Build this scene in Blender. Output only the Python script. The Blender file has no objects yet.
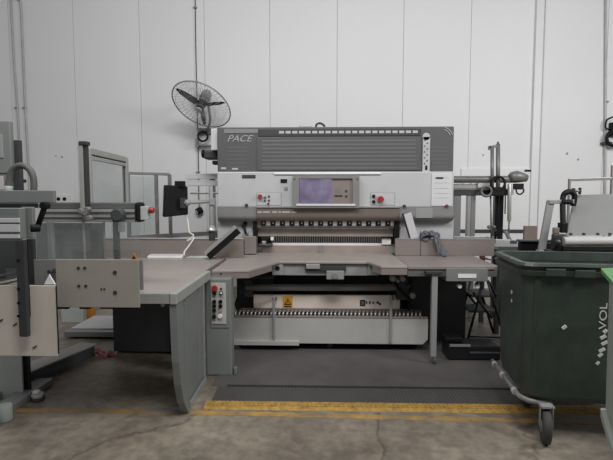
import bpy, bmesh, math, random
from mathutils import Vector, Matrix
random.seed(7)
C = bpy.context.scene.collection
SC = bpy.context.scene

# ------------------------------------------------------------------ camera
H = 1.58; FPX = 460.0
YAW = math.radians(1.6); PIT = math.atan(33/460.0)
cam_d = bpy.data.cameras.new('camera'); cam_d.sensor_width = 36; cam_d.lens = FPX/613*36
cam_d.clip_start = 0.05; cam_d.clip_end = 100
cam = bpy.data.objects.new('camera', cam_d); C.objects.link(cam)
cam.location = (0, 0, H); cam.rotation_euler = (math.pi/2-PIT, 0, YAW)
SC.camera = cam

# ------------------------------------------------------------------ light and exposure
w = bpy.data.worlds.new('world'); SC.world = w; w.use_nodes = True
w.node_tree.nodes['Background'].inputs[0].default_value = (0.97, 0.98, 1.0, 1)
w.node_tree.nodes['Background'].inputs[1].default_value = 0.25
def area(name, loc, target, sx, sy, watts, col=(1, 1, 1)):
    d = bpy.data.lights.new(name, 'AREA'); d.shape = 'RECTANGLE'; d.size = sx; d.size_y = sy
    d.energy = watts; d.color = col
    o = bpy.data.objects.new(name, d); C.objects.link(o); o.location = loc
    o.rotation_euler = (Vector(target)-Vector(loc)).to_track_quat('-Z', 'Y').to_euler()
area('high_bay_light', (5.0, 2.0, 3.9), (2.6, 8.0, 0.6), 2.2, 1.2, 165, (1, .995, .99))
area('high_bay_light', (-1.6, 2.4, 4.6), (-0.6, 8.0, 0.6), 2.2, 1.2, 78, (1, .995, .985))
area('high_bay_light', (0.8, 0.4, 6.0), (0.6, 5.6, 0.6), 2.4, 1.2, 190, (1, .99, .975))
SC.view_settings.view_transform = 'Standard'; SC.view_settings.look = 'None'
SC.view_settings.gamma = 1; SC.view_settings.use_curve_mapping = False
SC.view_settings.exposure = 0.0

# ------------------------------------------------------------------ helpers: sight lines used as a surveyor would
def ray(px, py):
    u = (px-306.5)/FPX; v = (230-py)/FPX
    c, s = math.cos(PIT), math.sin(PIT); y = c+s*v; z = -s+c*v
    cy, sy = math.cos(YAW), math.sin(YAW)
    return Vector((cy*u-sy*y, sy*u+cy*y, z))
def at(px, py, Y):
    d = ray(px, py); return Vector((0, 0, H))+d*(Y/d.y)
def gnd(px, py, z=0.0):
    d = ray(px, py); return Vector((0, 0, H))+d*((z-H)/d.z)
def X(px, Y, py=230): return at(px, py, Y).x
def Z(py, Y, px=306): return at(px, py, Y).z

# ------------------------------------------------------------------ materials
def lin(c): return tuple(((v/255)/12.92 if v/255 <= .04045 else ((v/255+.055)/1.055)**2.4) for v in c)
def mat(name, rgb, rough=.5, metal=0, var=.12, scale=6, bump=0.0, bscale=60, spec=.5, coat=0):
    m = bpy.data.materials.new(name); m.use_nodes = True
    n = m.node_tree.nodes; l = m.node_tree.links; b = n['Principled BSDF']
    tc = n.new('ShaderNodeTexCoord'); nz = n.new('ShaderNodeTexNoise')
    nz.inputs['Scale'].default_value = scale; nz.inputs['Detail'].default_value = 6
    l.new(tc.outputs['Object'], nz.inputs['Vector'])
    cr = n.new('ShaderNodeValToRGB'); c = lin(rgb)
    cr.color_ramp.elements[0].position = .3; cr.color_ramp.elements[1].position = .7
    cr.color_ramp.elements[0].color = tuple(v*(1-var) for v in c)+(1,)
    cr.color_ramp.elements[1].color = tuple(min(1, v*(1+var)) for v in c)+(1,)
    l.new(nz.outputs['Fac'], cr.inputs['Fac']); l.new(cr.outputs['Color'], b.inputs['Base Color'])
    b.inputs['Roughness'].default_value = rough; b.inputs['Metallic'].default_value = metal
    b.inputs['Specular IOR Level'].default_value = spec; b.inputs['Coat Weight'].default_value = coat
    if bump:
        n2 = n.new('ShaderNodeTexNoise'); n2.inputs['Scale'].default_value = bscale
        l.new(tc.outputs['Object'], n2.inputs['Vector'])
        bp = n.new('ShaderNodeBump'); bp.inputs['Strength'].default_value = bump; bp.inputs['Distance'].default_value = .01
        l.new(n2.outputs['Fac'], bp.inputs['Height']); l.new(bp.outputs['Normal'], b.inputs['Normal'])
    return m
M = dict(
    wall=mat('painted_wall_panel', (224, 224, 225), .55, var=.02, scale=.6),
    joint=mat('panel_joint', (196, 196, 196), .7),
    trim=mat('white_trim', (222, 222, 223), .45, var=.02),
    conduit=mat('grey_conduit', (176, 176, 176), .5),
    white=mat('machine_white', (181, 181, 183), .42, var=.03),
    offwhite=mat('machine_offwhite', (178, 176, 173), .45, var=.04),
    slopegrey=mat('cover_sheet_grey', (120, 121, 119), .45, var=.04),
    guard=mat('guard_sheet_grey', (150, 145, 136), .5, var=.04),
    guardlow=mat('lower_guard_sheet', (198, 190, 180), .5, var=.03),
    logogrey=mat('logo_grey', (158, 158, 158), .5),
    gsteel=mat('dull_gantry_steel', (112, 111, 109), .4, metal=.2, var=.12, scale=20),
    gauge=mat('gauge_steel', (148, 137, 131), .4, metal=.1),
    table2=mat('dull_steel_table', (145, 136, 132), .42, metal=.2, var=.06, scale=3),
    knife=mat('knife_beam_grey', (112, 103, 97), .35, metal=.1, var=.04),
    offgrey=mat('pale_rail_grey', (154, 155, 152), .45, var=.04),
    channel=mat('channel_steel', (92, 96, 98), .5, var=.1),
    label=mat('pale_label', (198, 198, 200), .5, var=.02),
    beam=mat('machine_mid_grey', (126, 125, 125), .35, var=.05),
    cover=mat('machine_dark_grey', (80, 80, 81), .5, var=.03),
    slat=mat('louvre_grey', (86, 86, 87), .45, var=.04),
    grey=mat('painted_grey', (140, 142, 141), .45, var=.05),
    greygreen=mat('grey_green_paint', (118, 122, 120), .5, var=.05),
    palegreen=mat('pale_green_grey_paint', (178, 184, 180), .5, var=.04),
    table=mat('worn_steel_table', (166, 157, 151), .4, metal=.2, var=.06, scale=3),
    fence=mat('brownish_steel', (138, 128, 123), .4, metal=.2, var=.08, scale=4),
    edge=mat('brushed_edge', (175, 175, 173), .35, metal=.5, var=.05),
    alu=mat('aluminium_profile', (166, 166, 162), .35, metal=.3, var=.06),
    steel=mat('bare_steel', (150, 148, 146), .3, metal=.45, var=.1),
    plate=mat('stainless_plate', (250, 234, 222), .35, metal=.0, var=.1, scale=2.2),
    dark=mat('dark_machine_body', (52, 53, 55), .55, var=.1),
    darker=mat('charcoal_cabinet', (66, 68, 70), .5, var=.08),
    black=mat('black_plastic', (15, 15, 16), .6, spec=.25, var=.1),
    blackmetal=mat('black_steel', (34, 34, 35), .35, metal=.3, var=.15),
    hose=mat('grey_flexible_hose', (92, 92, 91), .6, var=.08),
    red=mat('red_button', (160, 40, 36), .35, var=.05),
    redmark=mat('red_paint', (112, 40, 42), .5),
    brown=mat('brown_board', (112, 98, 92), .7, var=.1),
    yellow=mat('yellow_sticker', (225, 165, 50), .5, var=.05),
    orange=mat('orange_paint', (196, 132, 48), .5, var=.1),
    whitep=mat('white_plastic', (225, 225, 224), .4, var=.02),
    whitecable=mat('white_cable', (205, 203, 198), .5, var=.03),
    green=mat('dark_green_plastic', (52, 61, 55), .42, var=.18, scale=9, bump=.08, bscale=30),
    greenrim=mat('worn_green_rim', (58, 66, 60), .4, var=.3, scale=10),
    lightgreen=mat('mid_green_plastic', (104, 148, 100), .5, var=.12, scale=14),
    binegrey=mat('pale_grey_plastic', (160, 166, 160), .55, var=.08),
    rubber=mat('black_rubber', (38, 38, 38), .7, var=.15),
    tyre=mat('grey_tyre', (64, 63, 61), .7, var=.15),
    mat_s=mat('smooth_rubber_mat', (84, 81, 80), .6, var=.14, scale=4, bump=.1),
    mat_r=mat('ribbed_rubber_mat', (78, 76, 74), .6, var=.1),
    paper=mat('green_tinted_sheet', (190, 200, 192), .6),
    cloth=mat('grey_blue_cloth', (96, 99, 104), .9, var=.3, scale=30, bump=.4, bscale=120),
    pink=mat('pink_strap', (196, 120, 122), .8, var=.2, scale=30),
    worntext=mat('white_stencil_paint', (190, 192, 190), .7, var=.2, scale=40),
    lettering=mat('pale_grey_lettering', (176, 177, 178), .5),
)
def special(name):
    m = bpy.data.materials.new(name); m.use_nodes = True
    return m, m.node_tree.nodes, m.node_tree.links, m.node_tree.nodes['Principled BSDF']
# concrete floor
m, n, l, b = special('concrete_floor')
tc = n.new('ShaderNodeTexCoord')
n1 = n.new('ShaderNodeTexNoise'); n1.inputs['Scale'].default_value = 1.1; n1.inputs['Detail'].default_value = 8; n1.inputs['Roughness'].default_value = .62
n2 = n.new('ShaderNodeTexNoise'); n2.inputs['Scale'].default_value = 14; n2.inputs['Detail'].default_value = 8
vo = n.new('ShaderNodeTexVoronoi'); vo.feature = 'DISTANCE_TO_EDGE'; vo.inputs['Scale'].default_value = .42
nd = n.new('ShaderNodeTexNoise'); nd.inputs['Scale'].default_value = 2.6; nd.inputs['Detail'].default_value = 6
for t in (n1, n2, nd): l.new(tc.outputs['Object'], t.inputs['Vector'])
mx = n.new('ShaderNodeMixRGB'); mx.blend_type = 'ADD'; mx.inputs[0].default_value = .35
l.new(tc.outputs['Object'], mx.inputs[1]); l.new(nd.outputs['Color'], mx.inputs[2]); l.new(mx.outputs[0], vo.inputs['Vector'])
r1 = n.new('ShaderNodeValToRGB'); r1.color_ramp.elements[0].color = lin((104, 95, 84))+(1,); r1.color_ramp.elements[1].color = lin((152, 142, 128))+(1,)
r1.color_ramp.elements[0].position = .34; r1.color_ramp.elements[1].position = .66
l.new(n1.outputs['Fac'], r1.inputs['Fac'])
r2 = n.new('ShaderNodeValToRGB'); r2.color_ramp.elements[0].color = (.72, .72, .72, 1); r2.color_ramp.elements[1].color = (1.1, 1.1, 1.1, 1)
r2.color_ramp.elements[0].position = .35; r2.color_ramp.elements[1].position = .65
l.new(n2.outputs['Fac'], r2.inputs['Fac'])
m1 = n.new('ShaderNodeMixRGB'); m1.blend_type = 'MULTIPLY'; m1.inputs[0].default_value = 1
l.new(r1.outputs[0], m1.inputs[1]); l.new(r2.outputs[0], m1.inputs[2])
r3 = n.new('ShaderNodeValToRGB'); r3.color_ramp.elements[0].color = (.45, .43, .4, 1); r3.color_ramp.elements[1].color = (1, 1, 1, 1)
r3.color_ramp.elements[0].position = 0; r3.color_ramp.elements[1].position = .006
l.new(vo.outputs['Distance'], r3.inputs['Fac'])
m2 = n.new('ShaderNodeMixRGB'); m2.blend_type = 'MULTIPLY'; m2.inputs[0].default_value = .8
l.new(m1.outputs[0], m2.inputs[1]); l.new(r3.outputs[0], m2.inputs[2]); l.new(m2.outputs[0], b.inputs['Base Color'])
b.inputs['Roughness'].default_value = .5; M['floor'] = m
# worn yellow paint (bare specks show the floor colour)
def worn(name, rgb, under, lo, hi, sc):
    m, n, l, b = special(name)
    tc = n.new('ShaderNodeTexCoord'); nz = n.new('ShaderNodeTexNoise'); nz.inputs['Scale'].default_value = sc; nz.inputs['Detail'].default_value = 8
    nz.inputs['Roughness'].default_value = .7
    l.new(tc.outputs['Object'], nz.inputs['Vector'])
    r = n.new('ShaderNodeValToRGB'); r.color_ramp.elements[0].position = lo; r.color_ramp.elements[1].position = hi
    r.color_ramp.elements[0].color = lin(under)+(1,); r.color_ramp.elements[1].color = lin(rgb)+(1,)
    l.new(nz.outputs['Fac'], r.inputs['Fac']); l.new(r.outputs[0], b.inputs['Base Color']); b.inputs['Roughness'].default_value = .6
    return m
M['linepaint'] = worn('worn_yellow_line_paint', (186, 146, 76), (124, 110, 88), .40, .62, 3.5)
M['matyellow'] = worn('scuffed_yellow_rubber', (186, 148, 72), (140, 112, 62), .34, .60, 22)
# clear acrylic
m, n, l, b = special('clear_acrylic')
b.inputs['Base Color'].default_value = (.93, .95, .95, 1); b.inputs['Roughness'].default_value = .06
b.inputs['Transmission Weight'].default_value = 1; b.inputs['IOR'].default_value = 1.02
tr = n.new('ShaderNodeBsdfTransparent'); tr.inputs[0].default_value = (.9, .92, .92, 1)
gl = n.new('ShaderNodeBsdfGlossy'); gl.inputs['Roughness'].default_value = .08
df = n.new('ShaderNodeBsdfDiffuse'); df.inputs[0].default_value = (.6, .6, .6, 1)
a1 = n.new('ShaderNodeMixShader'); a1.inputs[0].default_value = .05
a2 = n.new('ShaderNodeMixShader'); a2.inputs[0].default_value = .06
l.new(tr.outputs[0], a1.inputs[1]); l.new(gl.outputs[0], a1.inputs[2]); l.new(a1.outputs[0], a2.inputs[1]); l.new(df.outputs[0], a2.inputs[2])
l.new(a2.outputs[0], n['Material Output'].inputs['Surface']); M['acrylic'] = m
# smoked acrylic
m = M['acrylic'].copy(); m.name = 'grey_tinted_acrylic'; M['tinted'] = m
for q in m.node_tree.nodes:
    if q.type == 'BSDF_DIFFUSE': q.inputs[0].default_value = lin((118, 118, 116))+(1,)
    if q.type == 'MIX_SHADER' and q.inputs[2].is_linked and q.inputs[2].links[0].from_node.type == 'BSDF_DIFFUSE': q.inputs[0].default_value = .62
# control display: its purple reflected sheen is put in as emission colour
m, n, l, b = special('purple_sheen_display')
tc = n.new('ShaderNodeTexCoord'); nz = n.new('ShaderNodeTexNoise'); nz.inputs['Scale'].default_value = 5; l.new(tc.outputs['Object'], nz.inputs['Vector'])
r = n.new('ShaderNodeValToRGB'); r.color_ramp.elements[0].position = .3; r.color_ramp.elements[1].position = .7
r.color_ramp.elements[0].color = lin((98, 84, 110))+(1,); r.color_ramp.elements[1].color = lin((150, 142, 172))+(1,)
l.new(nz.outputs['Fac'], r.inputs['Fac']); l.new(r.outputs[0], b.inputs['Emission Color']); b.inputs['Emission Strength'].default_value = .75
b.inputs['Base Color'].default_value = (.02, .02, .025, 1); b.inputs['Roughness'].default_value = .25; M['display'] = m

# ------------------------------------------------------------------ mesh builder
class MB:
    def __init__(s): s.v = []; s.f = []; s.sm = []
    def add(s, vs, fs, smooth=False):
        o = len(s.v); s.v += [Vector(v) for v in vs]
        for f in fs: s.f.append([o+i for i in f]); s.sm.append(smooth)
        return s
    def box(s, x0, x1, y0, y1, z0, z1):
        v = [(x, y, z) for x in (x0, x1) for y in (y0, y1) for z in (z0, z1)]
        return s.add(v, [(0, 1, 3, 2), (4, 6, 7, 5), (0, 4, 5, 1), (2, 3, 7, 6), (0, 2, 6, 4), (1, 5, 7, 3)])
    def pbox(s, px0, py0, px1, py1, Y, dep):          # front face seen between two sight lines, at distance Y
        pm = (py0+py1)/2; xm = (px0+px1)/2
        return s.box(X(px0, Y, pm), X(px1, Y, pm), Y, Y+dep, Z(py1, Y, xm), Z(py0, Y, xm))
    def hexa(s, p):                                   # 8 points: 4 bottom ring, 4 top ring
        return s.add(p, [(3, 2, 1, 0), (4, 5, 6, 7), (0, 1, 5, 4), (1, 2, 6, 5), (2, 3, 7, 6), (3, 0, 4, 7)])
    def bar(s, a, b, w, h, up=(0, 0, 1)):
        a = Vector(a); b = Vector(b); d = (b-a).normalized(); up = Vector(up)
        if abs(d.dot(up)) > .98: up = Vector((0, 1, 0))
        r = d.cross(up).normalized()*w/2; u = r.cross(d).normalized()*h/2
        return s.hexa([a-r-u, a+r-u, b+r-u, b-r-u, a-r+u, a+r+u, b+r+u, b-r+u])
    def prism(s, poly, axis, a0, a1):                 # poly in the two other axes, extruded along axis
        def P(q, a): return {'x': (a, q[0], q[1]), 'y': (q[0], a, q[1]), 'z': (q[0], q[1], a)}[axis]
        n = len(poly); vs = [P(q, a0) for q in poly]+[P(q, a1) for q in poly]
        return s.add(vs, [list(range(n))[::-1], [n+i for i in range(n)]]+[(i, (i+1) % n, n+(i+1) % n, n+i) for i in range(n)])
    def tube(s, pts, r, n=10, closed=False, caps=True):
        pts = [Vector(p) for p in pts]; N = len(pts); rr = r if isinstance(r, (list, tuple)) else [r]*N
        prev = None; vs = []
        for i, p in enumerate(pts):
            if closed: d = pts[(i+1) % N]-pts[i-1]
            else: d = pts[min(i+1, N-1)]-pts[max(i-1, 0)]
            d.normalize()
            if prev is None:
                u = d.orthogonal().normalized()
            else:
                u = (prev-d*prev.dot(d))
                u = u.normalized() if u.length > 1e-6 else d.orthogonal().normalized()
            prev = u; v2 = d.cross(u)
            vs += [p+(u*math.cos(2*math.pi*k/n)+v2*math.sin(2*math.pi*k/n))*rr[i] for k in range(n)]
        fs = []
        for i in range(N if closed else N-1):
            j = (i+1) % N
            for k in range(n): fs.append((i*n+k, i*n+(k+1) % n, j*n+(k+1) % n, j*n+k))
        s.add(vs, fs, True)
        if caps and not closed:
            o = len(s.v)-N*n
            s.f.append([o+k for k in range(n)][::-1]); s.sm.append(False)
            s.f.append([o+(N-1)*n+k for k in range(n)]); s.sm.append(False)
        return s
    def cyl(s, a, b, r, n=16, r2=None): return s.tube([a, b], [r, r if r2 is None else r2], n)
    def ball(s, c, r, n=12):
        c = Vector(c); pts = [c+Vector((0, 0, r*math.cos(math.pi*i/8)*-1)) for i in range(9)]
        rad = [max(r*math.sin(math.pi*i/8), r*.02) for i in range(9)]
        return s.tube(pts, rad, n)
    def torus(s, c, nrm, R, r, n=40, k=8):
        c = Vector(c); nrm = Vector(nrm).normalized(); e1 = nrm.orthogonal().normalized(); e2 = nrm.cross(e1)
        return s.tube([c+(e1*math.cos(2*math.pi*i/n)+e2*math.sin(2*math.pi*i/n))*R for i in range(n)], r, k, closed=True)
    def build(s, name, material, parent=None, bevel=.004, smooth=None):
        me = bpy.data.meshes.new(name)
        xs = [v.x for v in s.v]; ys = [v.y for v in s.v]; zs = [v.z for v in s.v]
        o0 = Vector(((min(xs)+max(xs))/2, (min(ys)+max(ys))/2, min(zs)))
        me.from_pydata([v-o0 for v in s.v], [], s.f)
        for p, sm in zip(me.polygons, s.sm): p.use_smooth = sm
        bm = bmesh.new(); bm.from_mesh(me); bmesh.ops.recalc_face_normals(bm, faces=bm.faces); bm.to_mesh(me); bm.free()
        me.materials.append(M[material] if isinstance(material, str) else material)
        o = bpy.data.objects.new(name, me); C.objects.link(o)
        put(o, parent, o0)
        if bevel:
            md = o.modifiers.new('bevel', 'BEVEL'); md.width = bevel; md.segments = 2; md.limit_method = 'ANGLE'; md.angle_limit = math.radians(50)
        return o
WL = {}
def put(o, parent, world):
    WL[o.name] = Vector(world)
    if parent: o.parent = parent; o.location = Vector(world)-WL[parent.name]
    else: o.location = world
def thing(name, label, cat, loc, group=None):
    o = bpy.data.objects.new(name, None); C.objects.link(o); o.empty_display_size = .1
    put(o, None, loc); return tag(o, label, cat, group)
def tag(o, label, cat, group=None):
    o['label'] = label; o['category'] = cat
    if group: o['group'] = group
    return o
def structure(o): o['kind'] = 'structure'; return o
def pb(px0, py0, px1, py1, Y, dep): return MB().pbox(px0, py0, px1, py1, Y, dep)
def smooth_path(pts, k=6):
    pts = [Vector(p) for p in pts]; out = []
    for i in range(len(pts)-1):
        p0 = pts[max(i-1, 0)]; p1 = pts[i]; p2 = pts[i+1]; p3 = pts[min(i+2, len(pts)-1)]
        for j in range(k):
            t = j/k
            out.append(.5*((2*p1)+(p2-p0)*t+(2*p0-5*p1+4*p2-p3)*t*t+(3*p1-p0-3*p2+p3)*t**3))
    return out+[pts[-1]]
def lettering(name, text, material, parent, centre, size, depth=.002, rot=(math.pi/2, 0, 0), shear=0, width=None):
    cu = bpy.data.curves.new(name, 'FONT'); cu.body = text; cu.size = size; cu.extrude = depth; cu.shear = shear
    cu.align_x = 'CENTER'; cu.align_y = 'CENTER'
    tmp = bpy.data.objects.new(name+'_c', cu); C.objects.link(tmp); bpy.context.view_layer.update()
    me = bpy.data.meshes.new_from_object(tmp.evaluated_get(bpy.context.evaluated_depsgraph_get()))
    bpy.data.objects.remove(tmp)
    if width:
        xs = [v.co.x for v in me.vertices]; k = width/(max(xs)-min(xs))
        for v in me.vertices: v.co.x *= k
    me.transform(Matrix.Rotation(rot[2], 4, 'Z') @ Matrix.Rotation(rot[0], 4, 'X') @ Matrix.Rotation(rot[1], 4, 'Z'))
    me.materials.clear(); me.materials.append(M[material])
    o = bpy.data.objects.new(name, me); C.objects.link(o); put(o, parent, Vector(centre)); return o
def dup(root, label=None, group=None, loc=None, d=None):
    def cp(o, parent):
        c = o.copy(); C.objects.link(c); WL[c.name] = WL[o.name]
        if parent: c.parent = parent
        for ch in [q for q in bpy.data.objects if q.parent == o]: cp(ch, c)
        return c
    c = cp(root, None)
    if label: c['label'] = label
    if group: c['group'] = group
    if d is not None: c.location = Vector(root.location)+Vector(d)
    return c
def copies(o, parent, offsets):
    for d in offsets:
        c = o.copy(); C.objects.link(c); c.location = o.location+Vector(d); WL[c.name] = WL[o.name]+Vector(d)
T = .936            # height of the work tables

# ------------------------------------------------------------------ setting
WY = 8.0
structure(MB().box(-9, 9, -3, WY+.3, -.1, 0).build('floor', 'floor', bevel=0))
wb = MB().box(-9, 9, WY+.03, WY+.25, 0, 7.2)
seams = [X(p, WY, 80) for p in (75, 140.5, 205, 270, 337, 403, 470)]
stp = (seams[-1]-seams[0])/6
xs = [seams[0]-stp*k for k in range(5, 0, -1)]+seams+[seams[-1]+stp*k for k in range(1, 6)]
wall = structure(wb.build('wall_back', 'joint', bevel=0))
pm = MB()
for a, c in zip(xs[:-1], xs[1:]): pm.box(max(a, -9)+.003, min(c, 9)-.003, WY, WY+.04, .0, 7.2)
pm.build('wall_panel', 'wall', wall, bevel=0)
for px, py, r_ in ((62, 157, .016), (56, 156, .012), (567, 153.5, .02), (578, 159.5, .018), (483, 155, .014)):
    p = at(px, py, WY); MB().cyl((p.x, WY-.006, p.z), (p.x, WY+.004, p.z), r_, 10).build('wall_plug', 'grey', wall, 0)
# right-hand sliding door with its trim
tr = structure(pb(533.5, -40, 541, 262, WY-.06, .06).build('trim_1', 'trim'))
structure(pb(541, -40, 542.2, 262, WY-.035, .035).build('trim_2', 'conduit'))
dr = structure(pb(460, 168.5, 532, 290, WY-.03, .03).build('door_1', 'trim'))
MB().pbox(525, 169.6, 531.5, 171.4, WY-.05, .02).build('door_handle', 'black', dr)
MB().pbox(460, 229.5, 532, 233, WY-.045, .015).build('door_rail', 'dark', dr)
# conduits on the wall
def conduit(label, pts, r, clips):
    Y = WY-.03
    t = thing('conduit', label, 'pipe', at(pts[-1][0], 262, WY-.03))
    MB().tube(smooth_path([at(x, y, Y) for x, y in pts], 4), r, 8).build('pipe', 'conduit' if r > .012 else 'dark', t, 0)
    c = None
    for x, y in clips:
        p = at(x, y, WY)
        MB().box(p.x-.028, p.x+.028, WY-.05, WY-.001, p.z-.012, p.z+.012).build('pipe_clip', 'grey', t)
conduit('grey conduit bent over at its top on the left wall', [(8, -3), (14, -3), (19, 0), (21, 8), (25, 100), (29, 176), (29, 200)], .018, [(25.5, 108)])
conduit('straight grey conduit left of the bent one', [(10.5, -8), (14, 60), (17.5, 108), (22, 200)], .018, [(17.5, 108)])
conduit('thin dark conduit running down the wall behind the fan', [(195, -10), (196, 60), (198, 140), (199, 215)], .008, [(195.6, 8), (197, 82), (198.5, 172)])
conduit('grey conduit at the far right of the wall', [(606, -10), (605.5, 80), (605, 190), (604, 262)], .018, [(605.6, 102)])
# power socket
t = thing('power_socket', 'double wall socket with two black holes above left beam', 'socket', at(63, 203, WY-.02))
pb(55, 195, 70, 203, WY-.03, .03).build('socket_plate', 'whitep', t)
for px in (58.5, 64.5):
    p = at(px, 199, WY-.03); MB().cyl((p.x, p.y-.006, p.z), (p.x, p.y+.01, p.z), .032).build('socket_outlet', 'black', t, 0)

# yellow line on the floor
yl = []
for px, py, s in ((-60, 408.2, 0), (100, 409, 0), (200, 410.6, 0), (300, 413, 0), (430, 416.2, 0), (540, 419, 0), (690, 423, 0)):
    a = gnd(px, py); c = gnd(px, py+(3.6 if px < 200 else 4.2)); yl.append((a, c))
bl = MB()
for (a, c), (a2, c2) in zip(yl[:-1], yl[1:]):
    bl.hexa([Vector((q.x, q.y, .0003)) for q in (c, c2, a2, a)]+[Vector((q.x, q.y, .0015)) for q in (c, c2, a2, a)])
tag(bl.build('floor_line', 'linepaint', bevel=0), 'worn yellow line painted along the concrete in front of the mats', 'floor line')
# ------------------------------------------------------------------ mats
mf, mb_ = gnd(203, 411, .012), gnd(222, 388, .012)
xr = 2.1
yf, yb = gnd(330, 411.3).y, gnd(330, 388, 0).y
t = thing('ribbed_mat', 'ribbed dark rubber mat with a yellow front border', 'mat', (.5, (yf+yb)/2, 0))
ye = gnd(330, 402.5, .014).y
xl = gnd(202, 410, .01).x
mm = MB().box(xl+.03, xr, ye, yb, .001, .010)
k = 0; x = xl+.05
while x < xr-.03:
    mm.box(x, x+.011, ye, yb-.02, .009, .0145); x += .026
mm.build('ribbed_surface', 'mat_r', t, 0)
eb = MB().prism([(yf, .001), (yf+.03, .012), (ye, .016), (ye, .001)], 'x', xl, xr)
x = xl+.02
while x < xr-.03:
    for yy in (yf+.045, yf+.075, yf+.105, yf+.135):
        if yy < ye-.01: eb.box(x, x+.02, yy, yy+.010, .012, .0185)
    x += .034
eb.build('yellow_border', 'matyellow', t, 0)
MB().box(xl+.1, xr, yb-.022, yb+.004, .001, .02).build('back_lip', 'rubber', t)
tag(MB().box(gnd(213, 384).x, 2.2, yb+.006, 5.1, .001, .008).build('smooth_mat', 'mat_s'), 'smooth dark grey rubber sheet on the floor before the cutter', 'mat')

# ------------------------------------------------------------------ paper cutter
YB = 5.05; YC = 5.20          # beam front, column front
cut = thing('paper_cutter', 'large grey guillotine paper cutter with vented dark top and control screen', 'machine', (.1, 5.9, 0))
cov = pb(217.2, 126.8, 453.8, 172.5, YC, .9).build('upper_cover', 'cover', cut, .01)
f = pb(257, 137, 421, 170.5, YC-.012, .012).build('louvre_panel', 'cover', cov)
lv = MB(); y = 139.0
while y < 167:
    a = at(262, y, YC-.012); c = at(416, y+2.6, YC-.012)
    lv.prism([(YC-.011, c.z), (YC-.0142, c.z+.001), (YC-.0142, c.z+.003), (YC-.011, a.z)], 'x', a.x, c.x); y += 3.9
lv.build('louvre', 'slat', f, 0)
lv = MB(); lv2 = MB(); y = 146.0
while y < 166:
    a = at(227, y, YC); c = at(247, y+2.4, YC)
    lv.prism([(YC+.001, c.z), (YC-.0015, c.z+.002), (YC+.001, a.z)], 'x', a.x, c.x)
    a = at(432, y, YC); c = at(447, y+2.4, YC)
    lv2.prism([(YC+.001, c.z), (YC-.0015, c.z+.002), (YC+.001, a.z)], 'x', a.x, c.x); y += 3.9
lv.build('louvre', 'cover', cov, 0); lv2.build('louvre', 'cover', cov, 0)
pb(224, 129, 258, 133.2, YC-.006, .006).build('pale_strip', 'beam', cov)
vs = pb(258, 129, 421, 136, YC-.008, .008).build('perforated_strip', 'dark', cov)
o = MB().pbox(279, 131, 284, 133.5, YC-.011, .004).build('slot', 'conduit', vs, 0)
w0 = X(289.1, YC, 132)-X(280.5, YC, 132)
copies(o, vs, [(w0*.77*k, 0, 0) for k in range(1, 21)])
lettering('logo_lettering', 'PACE', 'logogrey', cov, at(239, 138.8, YC-.004), .10, .003, shear=.35, width=.29)
pb(221, 167.3, 226, 169.2, YC-.004, .004).build('name_mark', 'lettering', cov, 0)
pb(232, 168, 238, 169.6, YC-.004, .004).build('name_mark', 'lettering', cov, 0)
sp = pb(422.7, 136.5, 430, 172, YC-.014, .014).build('scale_plate', 'conduit', cov)
a = at(426.3, 136.5, YC-.014); MB().cyl((a.x, YC-.014, a.z), (a.x, YC, a.z), .041).build('scale_plate_top', 'conduit', sp, 0)
o = MB().pbox(424.3, 139.5, 425.6, 141, YC-.017, .004).build('scale_mark', 'cover', sp, 0)
dz = Z(142.4, YC)-Z(139.5, YC)
copies(o, sp, [((.028 if (k % 2) else 0), 0, dz*k) for k in range(1, 9)])
MB().pbox(425.2, 165.5, 427.4, 170, YC-.017, .004).build('pointer', 'black', sp, 0)
ar = MB()
for r_ in (.10, .125):
    c = at(441.5, 138.5, YC-.004)
    ar.tube([c+Vector((r_*math.cos(q), 0, r_*math.sin(q))) for q in [math.radians(15+12*i) for i in range(6)]], .0045, 6)
ar.build('corner_arc', 'lettering', cov, 0)
for px, py in ((283, 128), (300, 127.8)):
    pass
MB().tube(smooth_path([at(316, 127.6, YC+.1), at(316.5, 124.6, YC+.1), at(320, 123.2, YC+.1), at(324, 125.4, YC+.1), at(324.5, 127.6, YC+.1)], 4), .012, 8).build('lifting_handle', 'dark', cov, 0)
MB().pbox(299, 124.5, 312, 128, YC+.25, .2).build('top_box', 'conduit', cov, .02)

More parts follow.
